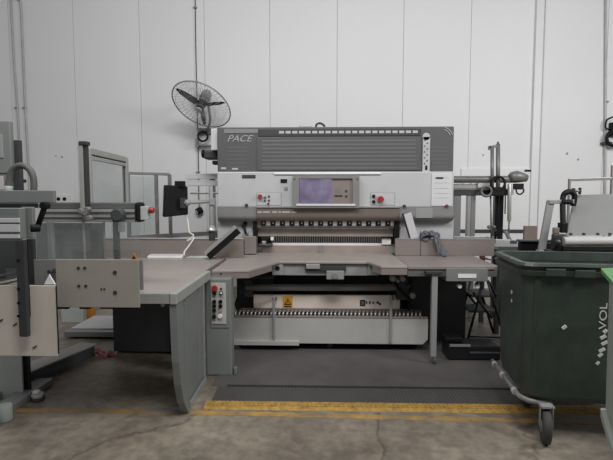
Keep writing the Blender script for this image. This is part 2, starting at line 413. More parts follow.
# front panel
fp = pb(217.2, 171.6, 453.8, 207, YB+.04, .8).build('front_panel', 'white', cut, .012)
pb(274, 172.2, 381, 174.4, YB+.022, .03).build('white_strip', 'whitep', fp)
pb(431.5, 173.5, 452, 206, YB+.032, .01).build('side_label', 'label', fp)
for y in (177.5, 182.5, 188, 193, 197.5):
    pb(434, y, 449, y+.5, YB+.030, .003).build('printed_line', 'conduit', fp, 0)
pb(436, 177, 443.5, 178.8, YB+.025, .01).build('latch', 'dark', fp)
pb(242, 174.8, 255.5, 178.2, YB+.032, .01).build('handle_slot', 'dark', fp)
pb(280.5, 179, 287, 182.6, YB+.028, .014).build('black_switch', 'black', fp)
pb(284.3, 186.5, 287.6, 190, YB+.03, .012).build('key_lock', 'grey', fp)
for x0, x1 in ((257, 281), (371, 394.5)):
    pb(x0-.4, 192.6, x1+.4, 205.4, YB+.038, .006).build('plate_border', 'beam', fp, 0)
    q = pb(x0, 193, x1, 205, YB+.034, .006).build('button_plate', 'white', fp, .002)
    if x0 < 300:
        p = at(260.5, 196.3, YB+.036)
        MB().cyl(p, p+Vector((0, -.02, 0)), .032).build('button_collar', 'conduit', q, .002)
        MB().cyl(p+Vector((0, -.018, 0)), p+Vector((0, -.05, 0)), .023).build('emergency_button', 'red', q, .004)
        for px, py in ((265.2, 197.5), (269, 196.4), (269, 200.4), (265, 200.6)):
            p = at(px, py, YB+.036); MB().cyl(p, p+Vector((0, -.015, 0)), .011).build('push_button', 'dark', q, 0)
        p = at(268.4, 203.8, YB+.036); MB().cyl(p, p+Vector((0, -.02, 0)), .012).build('push_button', 'redmark', q, 0)
    else:
        p = at(380.3, 199, YB+.036)
        MB().cyl(p, p+Vector((0, -.018, 0)), .043).build('button_collar', 'conduit', q, .002)
        MB().cyl(p+Vector((0, -.016, 0)), p+Vector((0, -.055, 0)), .034).build('emergency_button', 'red', q, .006)
        for py in (196.2, 201.6):
            p = at(373.6, py, YB+.036); MB().cyl(p, p+Vector((0, -.02, 0)), .018).build('push_button', 'black', q, 0)
for px, py in ((246.5, 205.2), (404.3, 206.2), (446.5, 206)):
    p = at(px, py, YB+.03); MB().cyl(p+Vector((0, -.02, 0)), p+Vector((0, .02, 0)), .017).build('hinge_knob', 'redmark' if px > 440 else 'dark', fp, 0)
# control screen
sb = MB(); Ys = YB-.05
o_ = [at(292.5, 175.8, Ys), at(359.5, 175.8, Ys), at(359.5, 208, Ys), at(292.5, 208, Ys)]
i_ = [at(299, 178.6, Ys), at(352.5, 178.6, Ys), at(352.5, 203.6, Ys), at(299, 203.6, Ys)]
back = Vector((0, .10, 0)); dent = Vector((0, .035, 0))
vs_ = o_+i_+[p+back for p in o_]+[p+dent for p in i_]
fs_ = [(k, (k+1) % 4, 4+(k+1) % 4, 4+k) for k in range(4)]+[(8+k, 8+(k+1) % 4, (k+1) % 4, k) for k in range(4)]+[(4+k, 4+(k+1) % 4, 12+(k+1) % 4, 12+k) for k in range(4)]+[(11, 10, 9, 8), (12, 13, 14, 15)]
scr = sb.add(vs_, fs_).build('control_screen', 'beam', cut, .003)
pb(299.5, 179, 332, 203.4, Ys+.028, .006).build('display', 'display', scr, 0)
kp = pb(332, 179, 352.2, 203.4, Ys+.024, .010).build('keypad', 'fence', scr, 0)
for r_ in range(3):
    for c_ in range(4):
        pb(335+c_*1.7, 187.5+r_*2.2, 336+c_*1.7, 188.8+r_*2.2, Ys+.021, .004).build('key', 'beam', kp, 0)
pb(334.5, 195, 342.5, 196.8, Ys+.020, .005).build('display_key', 'dark', kp, 0)
for px, py in ((346.2, 191), (346.2, 196.3)):
    p = at(px, py, Ys+.024); MB().cyl(p, p+Vector((0, -.008, 0)), .013).build('rotary_key', 'dark', kp, 0)
pb(296, 203.9, 355.5, 206.2, Ys-.012, .02).build('screen_ledge', 'label', scr, .006)
for px in (294.5, 357.3):
    p = at(px, 179, Ys); MB().cyl(p, p+Vector((0, -.006, 0)), .008, 10).build('screw', 'dark', scr, 0)

# rounded lower beam
def rounded(px0, px1, Y, yt, ybm, mat_, name):
    zt, zb_ = Z(yt, Y), Z(ybm, Y); d = .30; r = min(zt-zb_, .12)
    pl = [(Y, zt), (Y, zb_+r*.6)]+[(Y+r*(1-math.cos(q)), zb_+r*.6*(1-math.sin(q))) for q in (math.radians(k) for k in (15, 30, 45, 60, 75, 90))]+[(Y+d, zb_), (Y+d, zt)]
    return MB().prism(pl, 'x', X(px0, Y, 213), X(px1, Y, 213)).build(name, mat_, cut, .003)
rounded(217.2, 256.5, YB+.03, 206.5, 222.5, 'beam', 'beam_end')
be2 = rounded(399.5, 453.8, YB+.03, 206.5, 222, 'beam', 'beam_end')
kb = rounded(256.5, 399.5, YB+.01, 207.5, 222, 'knife', 'knife_beam')
pb(257, 206.5, 399.5, 207.6, YB-.005, .05).build('edge_strip', 'edge', kb, 0)
for k, (x0, x1) in enumerate(((257.5, 262), (263, 270), (272, 277), (278.5, 281), (282, 290), (291.5, 296.5))):
    pb(x0, 211.4, x1, 212.8, YB+.006, .004).build('name_mark', 'lettering', kb, 0)
for k in range(5): pb(417+k*3, 212.6, 418.6+k*3, 214.4, YB+.028, .004).build('vent_mark', 'cover', be2, 0)
pb(416, 208.2, 432.5, 218, YB+.027, .005).build('inset_panel', 'grey', be2, .002)
# clamp with its row of openings
cl = pb(252, 219.5, 401, 228.5, YB+.12, .12).build('clamp_bar', 'gauge', cut)
o = MB().pbox(261.3, 221.4, 265.6, 225.6, YB+.105, .02).build('clamp_opening', 'black', cl, 0)
o2 = MB().pbox(262.8, 222, 264.4, 224, YB+.10, .02).build('clamp_finger', 'edge', cl, 0)
st = (X(397, YB+.12)-X(263.4, YB+.12))/14
o3 = MB().pbox(266.2, 221.6, 270.2, 225.4, YB+.108, .015).build('clamp_block', 'whitep', cl, 0)
copies(o3, cl, [(st*k, 0, 0) for k in range(1, 14)])
copies(o, cl, [(st*k, 0, 0) for k in range(1, 15)]); copies(o2, cl, [(st*k, 0, 0) for k in range(1, 15)])
pb(252, 227, 401, 228.4, YB+.10, .05).build('clamp_lip', 'dark', cl)
pb(256, 229, 400, 236.5, YB+.17, .05).build('knife_bar', 'gauge', cut)
# throat: comb, white rule, back gauge, dark sides
pb(256, 236, 400, 244, YC+.16, .04).build('throat_back', 'dark', cut)
cb = MB(); x = 271.5
while x < 380:
    cb.pbox(x, 236.6, x+1.0, 243.4, YC+.135, .025); x += 2.25
cb.build('comb', 'edge', cut, 0)
pb(265, 243, 391, 245.5, YC+.10, .09).build('white_rule', 'whitep', cut)
bg = pb(262, 245.5, 395, 253.5, YC+.08, .10).build('back_gauge', 'gauge', cut)
pb(318, 245.4, 324, 253, YC+.074, .01).build('gauge_block', 'beam', bg)
for (x0, x1) in ((253, 257), (394, 399.5)):
    pb(x0, 222, x1, 237, YB+.09, .1).build('dark_guide', 'black', cut)
pb(260, 237, 269, 243, YC+.03, .12).build('clamp_motor', 'black', cut, .02)
pb(257, 243.5, 272, 247.5, YC+.0, .14).build('clamp_motor_base', 'dark', cut, .02)
pb(261.5, 241, 266, 245, YC-.01, .05).build('clamp_motor_cap', 'steel', cut, .01)
MB().pbox(270.5, 237, 273.5, 240.5, YC+.0, .03).build('white_cap', 'whitep', cut)
pb(382, 238.5, 391, 244.6, YC+.06, .06).build('white_block', 'whitep', cut)
# columns
lc = pb(217.2, 219, 255.8, 254, YC, .85).build('column', 'white', cut, .01)
rc = pb(399.3, 219, 453.6, 254, YC, .85).build('column', 'white', cut, .01)
pb(242, 236.5, 256, 254, YC-.12, .12).build('column_foot', 'fence', lc)
pb(242.5, 240, 244.5, 254, YC-.128, .01).build('foot_slot', 'dark', lc)
for px, py in ((243.5, 226), (246.5, 233), (245, 224)):
    p = at(px, py, YC-.04); MB().cyl(p, p+Vector((0, .05, 0)), .022 if py < 230 else .018).build('clamp_knob', 'black' if py < 230 else 'steel', lc, .003)
MB().tube([at(243.5, 225, YC-.05), at(246, 234, YC-.05)], .012, 8).build('clamp_lever', 'black', lc, 0)
# rear body down to the floor
MB().box(X(237, 5.0), X(450, 5.6), 5.42, 6.3, .02, T-.06).build('machine_base', 'dark', cut, .01)
# table
wl = gnd(238, 270.5, T); wl2 = gnd(249, 270, T); rl = gnd(279.5, 261.8, T); rr_ = gnd(366.5, 261.2, T); wr = gnd(381, 266, T)
xR = gnd(407.5, 266, T).x; xL = gnd(211.5, 270.5, T).x
YW = (wl.y+wr.y)/2; YR = (rl.y+rr_.y)/2
tp = [(xL, wl.y), (wl2.x, wl2.y), (rl.x, YR), (rr_.x, YR), (wr.x, wr.y), (xR, wr.y), (xR, YC+.2), (xL, YC+.2)]
tb = MB().prism(tp, 'z', T-.022, T).build('table', 'table', cut, .003)
MB().prism([(xL, wl.y+.004), (wl2.x-.004, wl2.y+.004), (wl2.x+(rl.x-wl2.x)*.72, wl2.y+(YR-wl2.y)*.72), (wl2.x+(rl.x-wl2.x)*.6, wl2.y+(YR-wl2.y)*.8), (wl2.x-.02, wl2.y+.06), (xL, wl.y+.06)], 'z', T-.075, T-.023).build('table_apron', 'fence', cut, .003)
MB().prism([(xR, wr.y+.004), (wr.x+.004, wr.y+.004), (wr.x+(rr_.x-wr.x)*.6, wr.y+(YR-wr.y)*.6), (wr.x+(rr_.x-wr.x)*.5, wr.y+(YR-wr.y)*.7), (wr.x+.02, wr.y+.06), (xR, wr.y+.06)], 'z', T-.085, T-.023).build('table_apron', 'fence', cut, .003)
xw = X(252, 4.6)
pb(273.5, 263.5, 378, 275.5, YR+.03, .1).build('apron', 'grey', cut)
for px in (277.5, 373.8):
    a = at(px, 269.3, YR-.02)
    q = MB().box(a.x-.055, a.x+.055, YR-.015, YR+.06, a.z-.06, a.z+.045).build('bracket', 'grey', cut)
    MB().cyl((a.x, YR-.022, a.z+.01), (a.x, YR+.01, a.z+.01), .022).build('bracket_screw', 'black', q, .002)
g = pb(305, 266, 346, 271, YR+.0, .06).build('latch_rail', 'dark', cut)
pb(306, 264.5, 320, 269, YR-.02, .04).build('latch_block', 'edge', g)
pb(326.5, 271, 344, 279.5, YR-.02, .06).build('latch_bracket', 'grey', g)
p = at(335, 276, YR-.03); MB().cyl(p, p+Vector((0, .03, 0)), .032).build('latch_knob', 'beam', g, .004)
MB().pbox(237, 279, 274, 345, 5.0, .4).build('side_frame', 'dark', cut)
# dark pipe
MB().cyl(at(246, 287.5, 4.78), at(400, 287.5, 4.78), .036).build('cross_tube', 'beam', cut, .003)
MB().pbox(244, 280, 252, 297, 4.75, .1).build('tube_bracket', 'dark', cut)
MB().pbox(397, 278, 409, 300, 4.72, .2).build('tube_bracket', 'dark', cut)
for px, py, r_ in ((393, 279, .03), (403, 279, .028), (398, 281, .018), (413, 296, .03), (409, 286, .02)):
    p = at(px, py, 4.66); MB().cyl(p, p+Vector((0, .08, 0)), r_).build('fitting', 'steel' if px != 409 else 'dark', cut, .004)
MB().tube(smooth_path([at(393, 281, 4.7), at(400, 290, 4.7), at(409, 300, 4.68), at(408, 312, 4.72)], 5), .012, 8).build('air_hose', 'black', cut, 0)
MB().tube(smooth_path([at(244, 282, 4.8), at(240, 292, 4.7), at(236, 305, 4.68), at(241, 315, 4.7)], 5), .014, 8).build('air_hose', 'black', cut, 0)
# big dark drive cabinet beneath the right wing
MB().pbox(410, 276, 466, 347, 5.0, .35).build('drive_cabinet', 'darker', cut, .01)

# ------------------------------------------------------------------ scrap conveyor under the table
YT = 4.62
cv = thing('scrap_conveyor', 'low grey conveyor trough with ribbed belt under the cutter', 'conveyor', (.1, 4.8, 0))
zt0, zb0 = Z(317.5, YT), Z(343.5, YT)
fpn = MB().prism([(X(231, YT, 330), zb0), (X(423, YT, 330), zb0), (X(428, YT, 330), zb0+.05), (X(428, YT, 330), zt0), (X(231, YT, 330), zt0)], 'y', YT, YT+.03).build('trough_front', 'offwhite', cv, .003)
pb(229, 341, 299, 345.5, YT-.03, .05).build('trough_skirt', 'offwhite', cv)
MB().box(X(240, YT), X(426, YT), YT+.031, YT+.34, zb0+.02, zb0+.14).build('trough_bed', 'dark', cv)
for px in (242, 330, 420):
    MB().pbox(px-3, 341, px+3, 350, YT+.10, .05).build('trough_foot', 'dark', cv)
pb(231, 316.6, 428, 318.2, YT-.004, .05).build('trough_edge', 'fence', cv)
# belt lugs
a = at(235, 314.5, YT+.03)
lg = MB().tube([(a.x, YT+.03+.0, a.z-.05), (a.x, YT+.03, a.z), (a.x+.004, YT+.04, a.z+.022), (a.x+.012, YT+.07, a.z+.03), (a.x+.02, YT+.10, a.z+.016), (a.x+.022, YT+.12, a.z-.05)], .013, 8).build('belt_lug', 'steel', cv, 0)
copies(lg, cv, [(k*.0412, 0, 0) for k in range(1, 47)])
MB().box(X(238, YT), X(426, YT), YT+.14, YT+.19, zb0+.12, zt0+.05).build('belt', 'brown', cv)
# cover plate
cp = pb(253.5, 295, 400, 312.5, YT+.2, .03).build('cover_plate', 'plate', cv)
for px in (272.5, 389.5):
    q = pb(px, 296, px+2.6, 343, YT-.02, .02).build('strap_post', 'grey', cv)
    MB().tube(smooth_path([at(px+1, 300, YT-.012), at(px+1.6, 297, YT+.02), at(px+3, 296.6, YT+.1), at(px+3.4, 299, YT+.2)], 4), .016, 8).build('strap_hook', 'grey', cv, 0)
wl_ = pb(283, 296.2, 292.6, 309.4, YT+.193, .007).build('warning_label', 'yellow', cp, 0)
def tri(c, s_, Y, d):
    return MB().prism([(c.x-s_, c.z-s_*.8), (c.x+s_, c.z-s_*.8), (c.x, c.z+s_*.95)], 'y', Y, Y+d)
ct = at(287.8, 301.8, YT+.193)
tri(ct, .040, YT+.190, .003).build('warning_triangle', 'black', wl_, 0)
tri(ct, .024, YT+.188, .002).build('warning_triangle_centre', 'yellow', wl_, 0)
MB().box(ct.x-.004, ct.x+.004, YT+.1865, YT+.189, ct.z-.012, ct.z+.012).build('warning_bolt', 'black', wl_, 0)
pb(284.2, 306, 291.4, 307, YT+.190, .003).build('warning_text_line', 'black', wl_, 0)
pb(360, 300, 365.2, 306, YT+.194, .006).build('maker_badge', 'black', cp, 0)
pb(361.4, 301.2, 363.8, 305, YT+.191, .004).build('maker_badge_inset', 'greygreen', cp, 0)
for k, (x0, x1, y0, y1, m_) in enumerate(((365.8, 367, 301, 303.8, 'black'), (367.2, 369, 301.6, 303.6, 'whitep'), (369.2, 370.6, 301.2, 303.8, 'black'), (372.4, 374, 301.8, 303.8, 'black'), (374.4, 376.2, 302, 303.6, 'whitep'), (376.6, 378.8, 301.6, 303.6, 'black'), (378.8, 381, 303.2, 305, 'black'))):
    pb(x0, y0, x1, y1, YT+.194, .006).build('maker_badge_letter', m_, cp, 0)

# ------------------------------------------------------------------ control pedestal
YP = gnd(220, 376).y
pd = thing('control_pedestal', 'grey control pedestal with white button panel at left of cutter', 'pedestal', (-.95, 4.3, 0))
x0, x1 = X(205, YP, 320), X(231.5, YP, 320)
body = MB().box(x0, x1, YP, YP+.12, .0, T-.06).build('pedestal_body', 'greygreen', pd, .015)
pb(210, 279.5, 228.5, 328, YP-.006, .006).build('panel_frame', 'greygreen', body, .003)
bp_ = pb(211.2, 283, 226, 324, YP-.012, .007).build('button_panel', 'offwhite', pd, .002)
for px, py, r_, m_ in ((214.8, 288, .025, 'red'), (214.6, 293, .018, 'black'), (221.2, 288.5, .009, 'dark'), (221.2, 293, .017, 'dark'),
                       (214.4, 301.5, .017, 'black'), (220.6, 301.5, .017, 'black'), (214.4, 306, .017, 'black'), (220.6, 306, .017, 'black'),
                       (214.4, 310.5, .017, 'black'), (220.4, 310.5, .015, 'grey'), (214.2, 316.5, .018, 'black'), (220.2, 315.8, .02, 'whitep')):
    p = at(px, py, YP-.012); MB().cyl(p, p+Vector((0, -.02, 0)), r_).build('emergency_button' if m_ == 'red' else 'push_button', m_, bp_, .002)
p = at(221.2, 293, YP-.033); MB().cyl(p, p+Vector((0, -.004, 0)), .009).build('button_centre', 'whitep', bp_, 0)
p = at(221, 274, YP); MB().cyl(p, p+Vector((0, -.006, 0)), .01).build('pedestal_screw', 'dark', pd, 0)
p = at(234.6, 372, YP+.03); MB().box(p.x-.002, p.x+.02, p.y-.02, p.y+.03, .01, .07).build('pedestal_tab', 'greygreen', pd)

# ------------------------------------------------------------------ left side table
dk = thing('side_table', 'large left feed table with pinkish steel top and back fence', 'table', (-2.0, 4.2, 0))
fc = gnd(173.5, 293.5, T); YD = fc.y; xD = xL-.004
MB().box(-2.45, xD-.05, YD+.03, 4.86, T-.035, T).build('table_top', 'table', dk, .003)
pb_ = MB().box(-2.45, xD-.05, YD-.01, YD+.028, T-.07, T).build('front_strip', 'edge', dk)
MB().box(xD-.048, xD, YD-.012, wl.y-.03, T-.075, T+.002).build('edge_rail', 'offgrey', dk, .006)
MB().box(-2.45, xD-.05, 4.60, 4.606, T-.001, T+.001).build('top_joint', 'fence', dk, 0)
# side panel with curved front leg
lp = [(YD+.0, T-.08), (YD+.006, .70), (YD+.025, .45), (YD+.06, .28), (YD+.12, .13), (YD+.22, 0), (YD+.26, 0), (YD+.22, .13), (YD+.17, .28), (YD+.135, .45), (YD+.105, .70), (YD+.10, T-.08)]
MB().prism(lp, 'x', xD-.055, xD-.002).build('leg', 'greygreen', dk, .004)
MB().prism([(YD+.10, T-.08), (YD+.10, .70), (YD+.13, .42), (YD+.17, .25), (YD+.26, .08), (YD+.78, .08), (YD+.78, T-.08)], 'x', xD-.035, xD-.014).build('side_panel', 'greygreen', dk, .002)
for yy in (YD+.20, YD+.58): MB().box(xD-.02, xD-.008, yy, yy+.03, .10, T-.08).build('panel_rib', 'greygreen', dk)
MB().box(xD-.33, xD+.01, YD+.23, YD+.29, .0, .010).build('foot_plate', 'greygreen', dk)
MB().box(xD-.05, xD-.006, YD+.30, YD+.78, 0.0, .055).build('foot_rail', 'edge', dk)
MB().box(xD-.05, xD-.012, YD+.73, YD+.78, .06, T-.08).build('leg', 'grey', dk)
MB().box(X(113, 4.5, 330), X(173.5, 4.5, 330), 4.50, 4.85, .02, T-.036).build('cabinet', 'darker', dk, .006)
MB().box(-2.45, X(243, 4.82), 4.82, 4.858, T, Z(239.2, 4.82, 190)).build('back_fence', 'fence', dk, .003)
MB().box(-2.45, X(243, 4.81), 4.81, 4.862, Z(239.4, 4.81, 190), Z(238.2, 4.81, 190)).build('fence_cap', 'edge', dk)
q = MB().pbox(160, 295.5, 171.5, 299, YD+.03, .06).build('clamp_arm', 'grey', dk)
p = at(164, 304, YD+.06); MB().cyl(p, p+Vector((0, -.03, 0)), .014).build('clamp_knob', 'steel', dk, .003)
MB().tube([at(161, 297, YD+.06), at(163, 303, YD+.06)], .010, 8).build('clamp_lever', 'dark', dk, 0)
MB().box(X(176, 4.5), X(207, 4.5), 4.45, 4.5, .02, T-.08).build('rear_panel', 'greygreen', dk)

# ------------------------------------------------------------------ right side table
rt = thing('side_table', 'right side table on a slim grey leg with a white-labelled drawer box', 'table', (1.4, 4.6, 0))
xE = gnd(501.5, 267, T).x; yRf = wr.y
MB().prism([(xR+.004, yRf), (xE-.05, yRf), (xE, yRf+.06), (xE, YC+.1), (rcx := X(453, YC)+.01, YC+.1), (rcx, YC-.16), (xR+.004, YC-.16)], 'z', T-.03, T).build('table_top', 'table2', rt, .003)
MB().box(xR+.004, xE-.02, yRf+.012, yRf+.05, T-.10, T-.031).build('front_apron', 'hose', rt)
q = pb(446.3, 268.4, 488, 281.5, yRf-.012, .35).build('drawer_box', 'greygreen', rt)
pb(458.2, 274, 476.4, 278, yRf-.018, .007).build('name_plate', 'whitep', q, 0)
YL = 4.25
pb(431.5, 272, 437.2, 357, YL, .05).build('leg', 'grey', rt)
p = at(434.3, 357, YL+.025); MB().cyl((p.x, p.y, 0.012), (p.x, p.y, .12), .016).build('levelling_foot', 'steel', rt, 0)
MB().pbox(426, 271.5, 443, 274.5, YL-.02, .1).build('leg_bracket', 'dark', rt)
for px in (460, 478):
    p = at(px, 286.5, yRf+.03); r_ = .020
    MB().cyl((p.x, p.y, p.z), (p.x, p.y+.05, p.z), r_).build('caster_knob', 'whitep', rt, .003)
    MB().cyl((p.x, p.y+.02, p.z), (p.x, p.y+.02, p.z+.06), .010).build('knob_stem', 'dark', rt, 0)
yF = YC-.15
fz = Z(239.5, yF, 440)
MB().box(X(395.5, yF), X(420.6, yF), yF, yF+.03, T, fz).build('back_fence', 'fence', rt, .003)
MB().box(X(421.1, yF), X(495, yF), yF, yF+.03, T, fz).build('back_fence', 'fence', rt, .003)
MB().box(X(395.5, yF), X(495, yF), yF-.004, yF+.034, fz, fz+.008).build('fence_cap', 'edge', rt, 0)

# ------------------------------------------------------------------ rear gantry on the right
YG = 6.0
gt = thing('lift_gantry', 'rear lifting gantry with twin beams and upright rods right of the cutter', 'gantry', (X(480, YG), YG, 0))
b1 = MB().cyl(at(450, 179.5, YG), at(515, 179.3, YG), .045, 20).build('upper_beam', 'gsteel', gt, .004)
ir = MB()
for k in range(14):
    x0 = 454+k*2.6; ir.pbox(x0, 184+random.uniform(-.6, .8), x0+2.8, 188.4, YG+.02, .05)
ir.build('cable_tray', 'edge', gt, .004)
pb(478, 183, 490, 187.6, YG-.01, .05).build('junction_box', 'label', gt)
pb(450, 188.5, 512, 195.5, YG, .1).build('lower_beam', 'dark', gt)
pb(450, 188.4, 512, 190.2, YG-.01, .05).build('lower_beam_cap', 'gsteel', gt)
e = MB(); p = at(519, 177.5, YG-.02)
e.tube([p+Vector((-.12, 0, -.01)), p+Vector((-.09, 0, 0)), p+Vector((-.03, 0, .01)), p+Vector((.05, 0, .0)), p+Vector((.10, 0, -.01))], [.045, .07, .078, .06, .045], 18)
e.build('motor', 'gsteel', gt, 0)
pb(515.5, 183.5, 524, 189.5, YG-.04, .09).build('connector', 'black', gt)
MB().tube(smooth_path([at(516, 189, YG), at(517, 193, YG), at(520, 194.3, YG), at(523, 192.4, YG), at(524, 189, YG)], 5), .010, 8).build('cable_loop', 'black', gt, 0)
for px, t0, w_ in ((492.2, 146, .022), (498, 144, .026)):
    MB().cyl(at(px, t0, YG-.06), at(px, 196, YG-.06), w_).build('upright_rod', 'gsteel', gt, 0)
MB().bar(at(488.5, 147.6, YG-.06), at(499, 145.8, YG-.06), .03, .035).build('rod_crosspiece', 'gsteel', gt)
p = at(489.5, 150, YG-.06); MB().bar(p, p+Vector((-.0, 0, .05)), .03, .03).build('rod_stop', 'gsteel', gt)
MB().cyl(at(498, 141.8, YG-.06), at(498, 145, YG-.06), .012).build('rod_tip', 'dark', gt, 0)
for x0, x1, m_, nm in ((454, 461, 'beam', 'leg'), (467.5, 470.8, 'edge', 'leg'), (471, 475.6, 'beam', 'leg'), (495, 498.6, 'blackmetal', 'leg'), (499.6, 503.6, 'blackmetal', 'leg')):
    p0 = X(x0, YG, 220); p1 = X(x1, YG, 220); MB().box(p0, p1, YG+.01, YG+.09, 0, Z(195, YG)).build(nm, m_, gt)
pb(454, 236.5, 497, 239, YG, .05).build('tie_rail', 'edge', gt)
MB().cyl(at(490.6, 196, YG-.05), at(491.4, 238, YG-.05), .011).build('thin_rod', 'gsteel', gt, 0)
MB().torus(at(498, 183.5, YG-.11), (0, 1, 0), .085, .016, 28).build('hose_coil', 'black', gt, 0)
MB().torus(at(486.5, 191.2, YG-.09), (.2, 1, 0), .062, .018, 24).build('hose_coil', 'gsteel', gt, 0)
pb(492, 187, 505, 196, YG-.12, .12).build('valve_block', 'black', gt, .01)
MB().cyl(at(509.6, 184, YG-.08), at(509.2, 221, YG-.08), .024).build('cylinder', 'edge', gt, .003)
MB().cyl(at(509.2, 221, YG-.08), at(508.5, 236, YG-.08), .011).build('piston_rod', 'gsteel', gt, 0)
MB().cyl(at(505.5, 185, YG-.06), at(505, 214, YG-.06), .008).build('thin_rod', 'black', gt, 0)
pb(510, 189, 514, 194.5, YG-.1, .08).build('cylinder_cap', 'grey', gt)
MB().tube(smooth_path([at(495, 240, YG-.02), at(501, 205, YG-.04), at(503, 196, YG-.06)], 4), .013, 8).build('air_hose', 'black', gt, 0)
for px in (489, 494):
    p = at(px, 227, YG-.06); MB().ball(p, .025).build('valve_knob', 'gsteel', gt, 0)
pb(486, 229.5, 497, 231.5, YG-.04, .03).build('valve_rail', 'dark', gt)

# rear outfeed table behind the right fence
ot = thing('outfeed_table', 'grey outfeed table behind the bins beside the gantry', 'table', (2.35, 5.3, 0))
yO = 5.25
ox0, ox1 = X(498, yO), X(545, yO)
zo = Z(246.5, yO, 510)
MB().box(ox0, ox1, yO, 5.88, zo-.04, zo).build('table_top', 'grey', ot)
for a_ in (ox0+.03, ox1-.03):
    for c_ in (yO+.05, 5.8): MB().box(a_-.025, a_+.025, c_-.025, c_+.025, 0, zo-.04).build('leg', 'dark', ot)
MB().pbox(498, 246.6, 545, 251, yO-.005, .02).build('front_apron', 'darker', ot)
for px, py, m_ in ((500, 242, 'edge'), (509, 240, 'grey')):
    pass
t = thing('clamp_block', 'small pale clamp with tilted lever on the outfeed table', 'clamp', (X(505, 5.6), 5.6, zo))
p = Vector((X(503, 5.6), 5.6, zo)); MB().box(p.x-.10, p.x+.07, 5.55, 5.66, zo, zo+.05).build('clamp_body', 'edge', t)
MB().bar((p.x+.09, 5.6, zo+.03), (p.x+.03, 5.6, zo+.15), .06, .03).build('clamp_lever', 'steel', t)
MB().box(p.x+.072, p.x+.16, 5.57, 5.64, zo, zo+.035).build('clamp_jaw', 'dark', t)
tag(MB().box(X(524.5, 5.6), X(537.5, 5.6), 5.6, 5.64, zo, Z(226, 5.6, 530)).build('wooden_block', 'brown'), 'brown upright block standing on the outfeed table', 'block')
# sensor on wall
t = thing('wall_sensor', 'round black wall lamp head hung behind the monitor arm', 'lamp', at(198, 210, WY))
p = at(198.5, 211, WY-.12); MB().cyl(p+Vector((-.03, 0, -.02)), p+Vector((.04, .06, .02)), .06).build('lamp_head', 'black', t, .01)
p2 = p+Vector((-.035, -.002, -.023)); MB().cyl(p2, p2+Vector((.006, .004, .003)), .04).build('lamp_lens', 'conduit', t, 0)
MB().tube([p+Vector((0, .03, .05)), p+Vector((0, .06, .14)), p+Vector((0, .12, .16))], .012, 8).build('lamp_bracket', 'grey', t, 0)

# rear gantry on the left
lt = thing('rear_rail_frame', 'pale double rail frame at the left rear of the cutter', 'frame', (X(200, YG), YG, 0))
pb(185.5, 173.5, 219, 179, YG-.3, .12).build('upper_rail', 'label', lt)
pb(186.5, 180.2, 219, 185.8, YG-.28, .12).build('lower_rail', 'label', lt)
pb(190, 192.4, 219, 194.2, YG-.25, .06).build('thin_rail', 'steel', lt)
MB().box(X(213, YG), X(218, YG), YG-.16, YG-.08, 0, Z(173.5, YG-.3)).build('leg', 'edge', lt)
MB().box(X(204, YG), X(208, YG), YG-.16, YG-.08, 0, Z(174.5, YG-.3)).build('leg', 'edge', lt) if False else None
# side box of the cutter: black motor left of cover
mt = pb(203.5, 150, 218, 159, YC+.2, .2).build('cover_motor', 'dark', cut, .02)
p = at(204.5, 153.8, YC+.28); MB().cyl(p, p+Vector((-.03, 0, 0)), .05).build('motor_end', 'black', mt, .008)
pb(212, 160.5, 218, 164.5, YC+.1, .1).build('cable_gland', 'black', cut, .01)
pb(211, 128.5, 218, 150, YC+.1, .12).build('side_plate', 'label', cut)

# ------------------------------------------------------------------ wall fan
fcn = at(201.3, 105.2, 7.2); R = 29.9*7.2/460
view = (fcn-Vector((0, 0, H))).normalized(); vr = view.cross(Vector((0, 0, 1))).normalized(); vu = vr.cross(view)
fn = (-view*.624+(vr*-.454-vu*.891)*.781).normalized()
fan = thing('wall_fan', 'large three-bladed wall fan in a round wire cage', 'fan', at(205, 137, WY))
e1 = vr*math.cos(math.radians(27))-vu*math.sin(math.radians(27)); e1 = (e1-fn*e1.dot(fn)).normalized(); e2 = fn.cross(e1)
if e2.z > 0: e2 = -e2
def dsk(r, a, h=0): return fcn+(e1*math.cos(a)+e2*math.sin(a))*r+fn*h
cg = MB().torus(fcn, fn, R, .010, 64).build('cage_rim', 'grey', fan, 0)
wr_ = MB()
for k in range(44):
    a_ = 2*math.pi*k/44
    wr_.tube([dsk(.06, a_, .10), dsk(R*.6, a_, .085), dsk(R, a_, 0)], .0032, 4)
    wr_.tube([dsk(.09, a_+.07, -.10), dsk(R*.6, a_+.07, -.085), dsk(R, a_+.07, 0)], .0032, 4)
for rr2, h in ((.12, .098), (.26, .09), (.39, .06)):
    wr_.torus(fcn+fn*h, fn, rr2, .0022, 40, 4); wr_.torus(fcn-fn*h, fn, rr2, .0022, 40, 4)
wr_.build('wire_cage', 'conduit', fan, 0)
for ang in (66, 187, 311):
    a_ = math.radians(ang); bl_ = []
    prof = [(.05, .035), (.12, .055), (.25, .05), (.36, .038), (.43, .018)]
    tn = (-e1*math.sin(a_)+e2*math.cos(a_))
    vs_ = []; fs_ = []
    for i, (r_, wd) in enumerate(prof):
        c_ = dsk(r_, a_); tw = -math.radians(30-14*i/4); d_ = tn*math.cos(tw)+fn*math.sin(tw); nn = fn*math.cos(tw)-tn*math.sin(tw)
        vs_ += [c_-d_*wd+nn*.003, c_+d_*wd+nn*.003, c_+d_*wd-nn*.003, c_-d_*wd-nn*.003]
    for i in range(len(prof)-1):
        for q in range(4): fs_.append((i*4+q, i*4+(q+1) % 4, i*4+4+(q+1) % 4, i*4+4+q))
    fs_ += [(3, 2, 1, 0), (16, 17, 18, 19)]
    MB().add(vs_, fs_).build('blade', 'black', fan, 0)
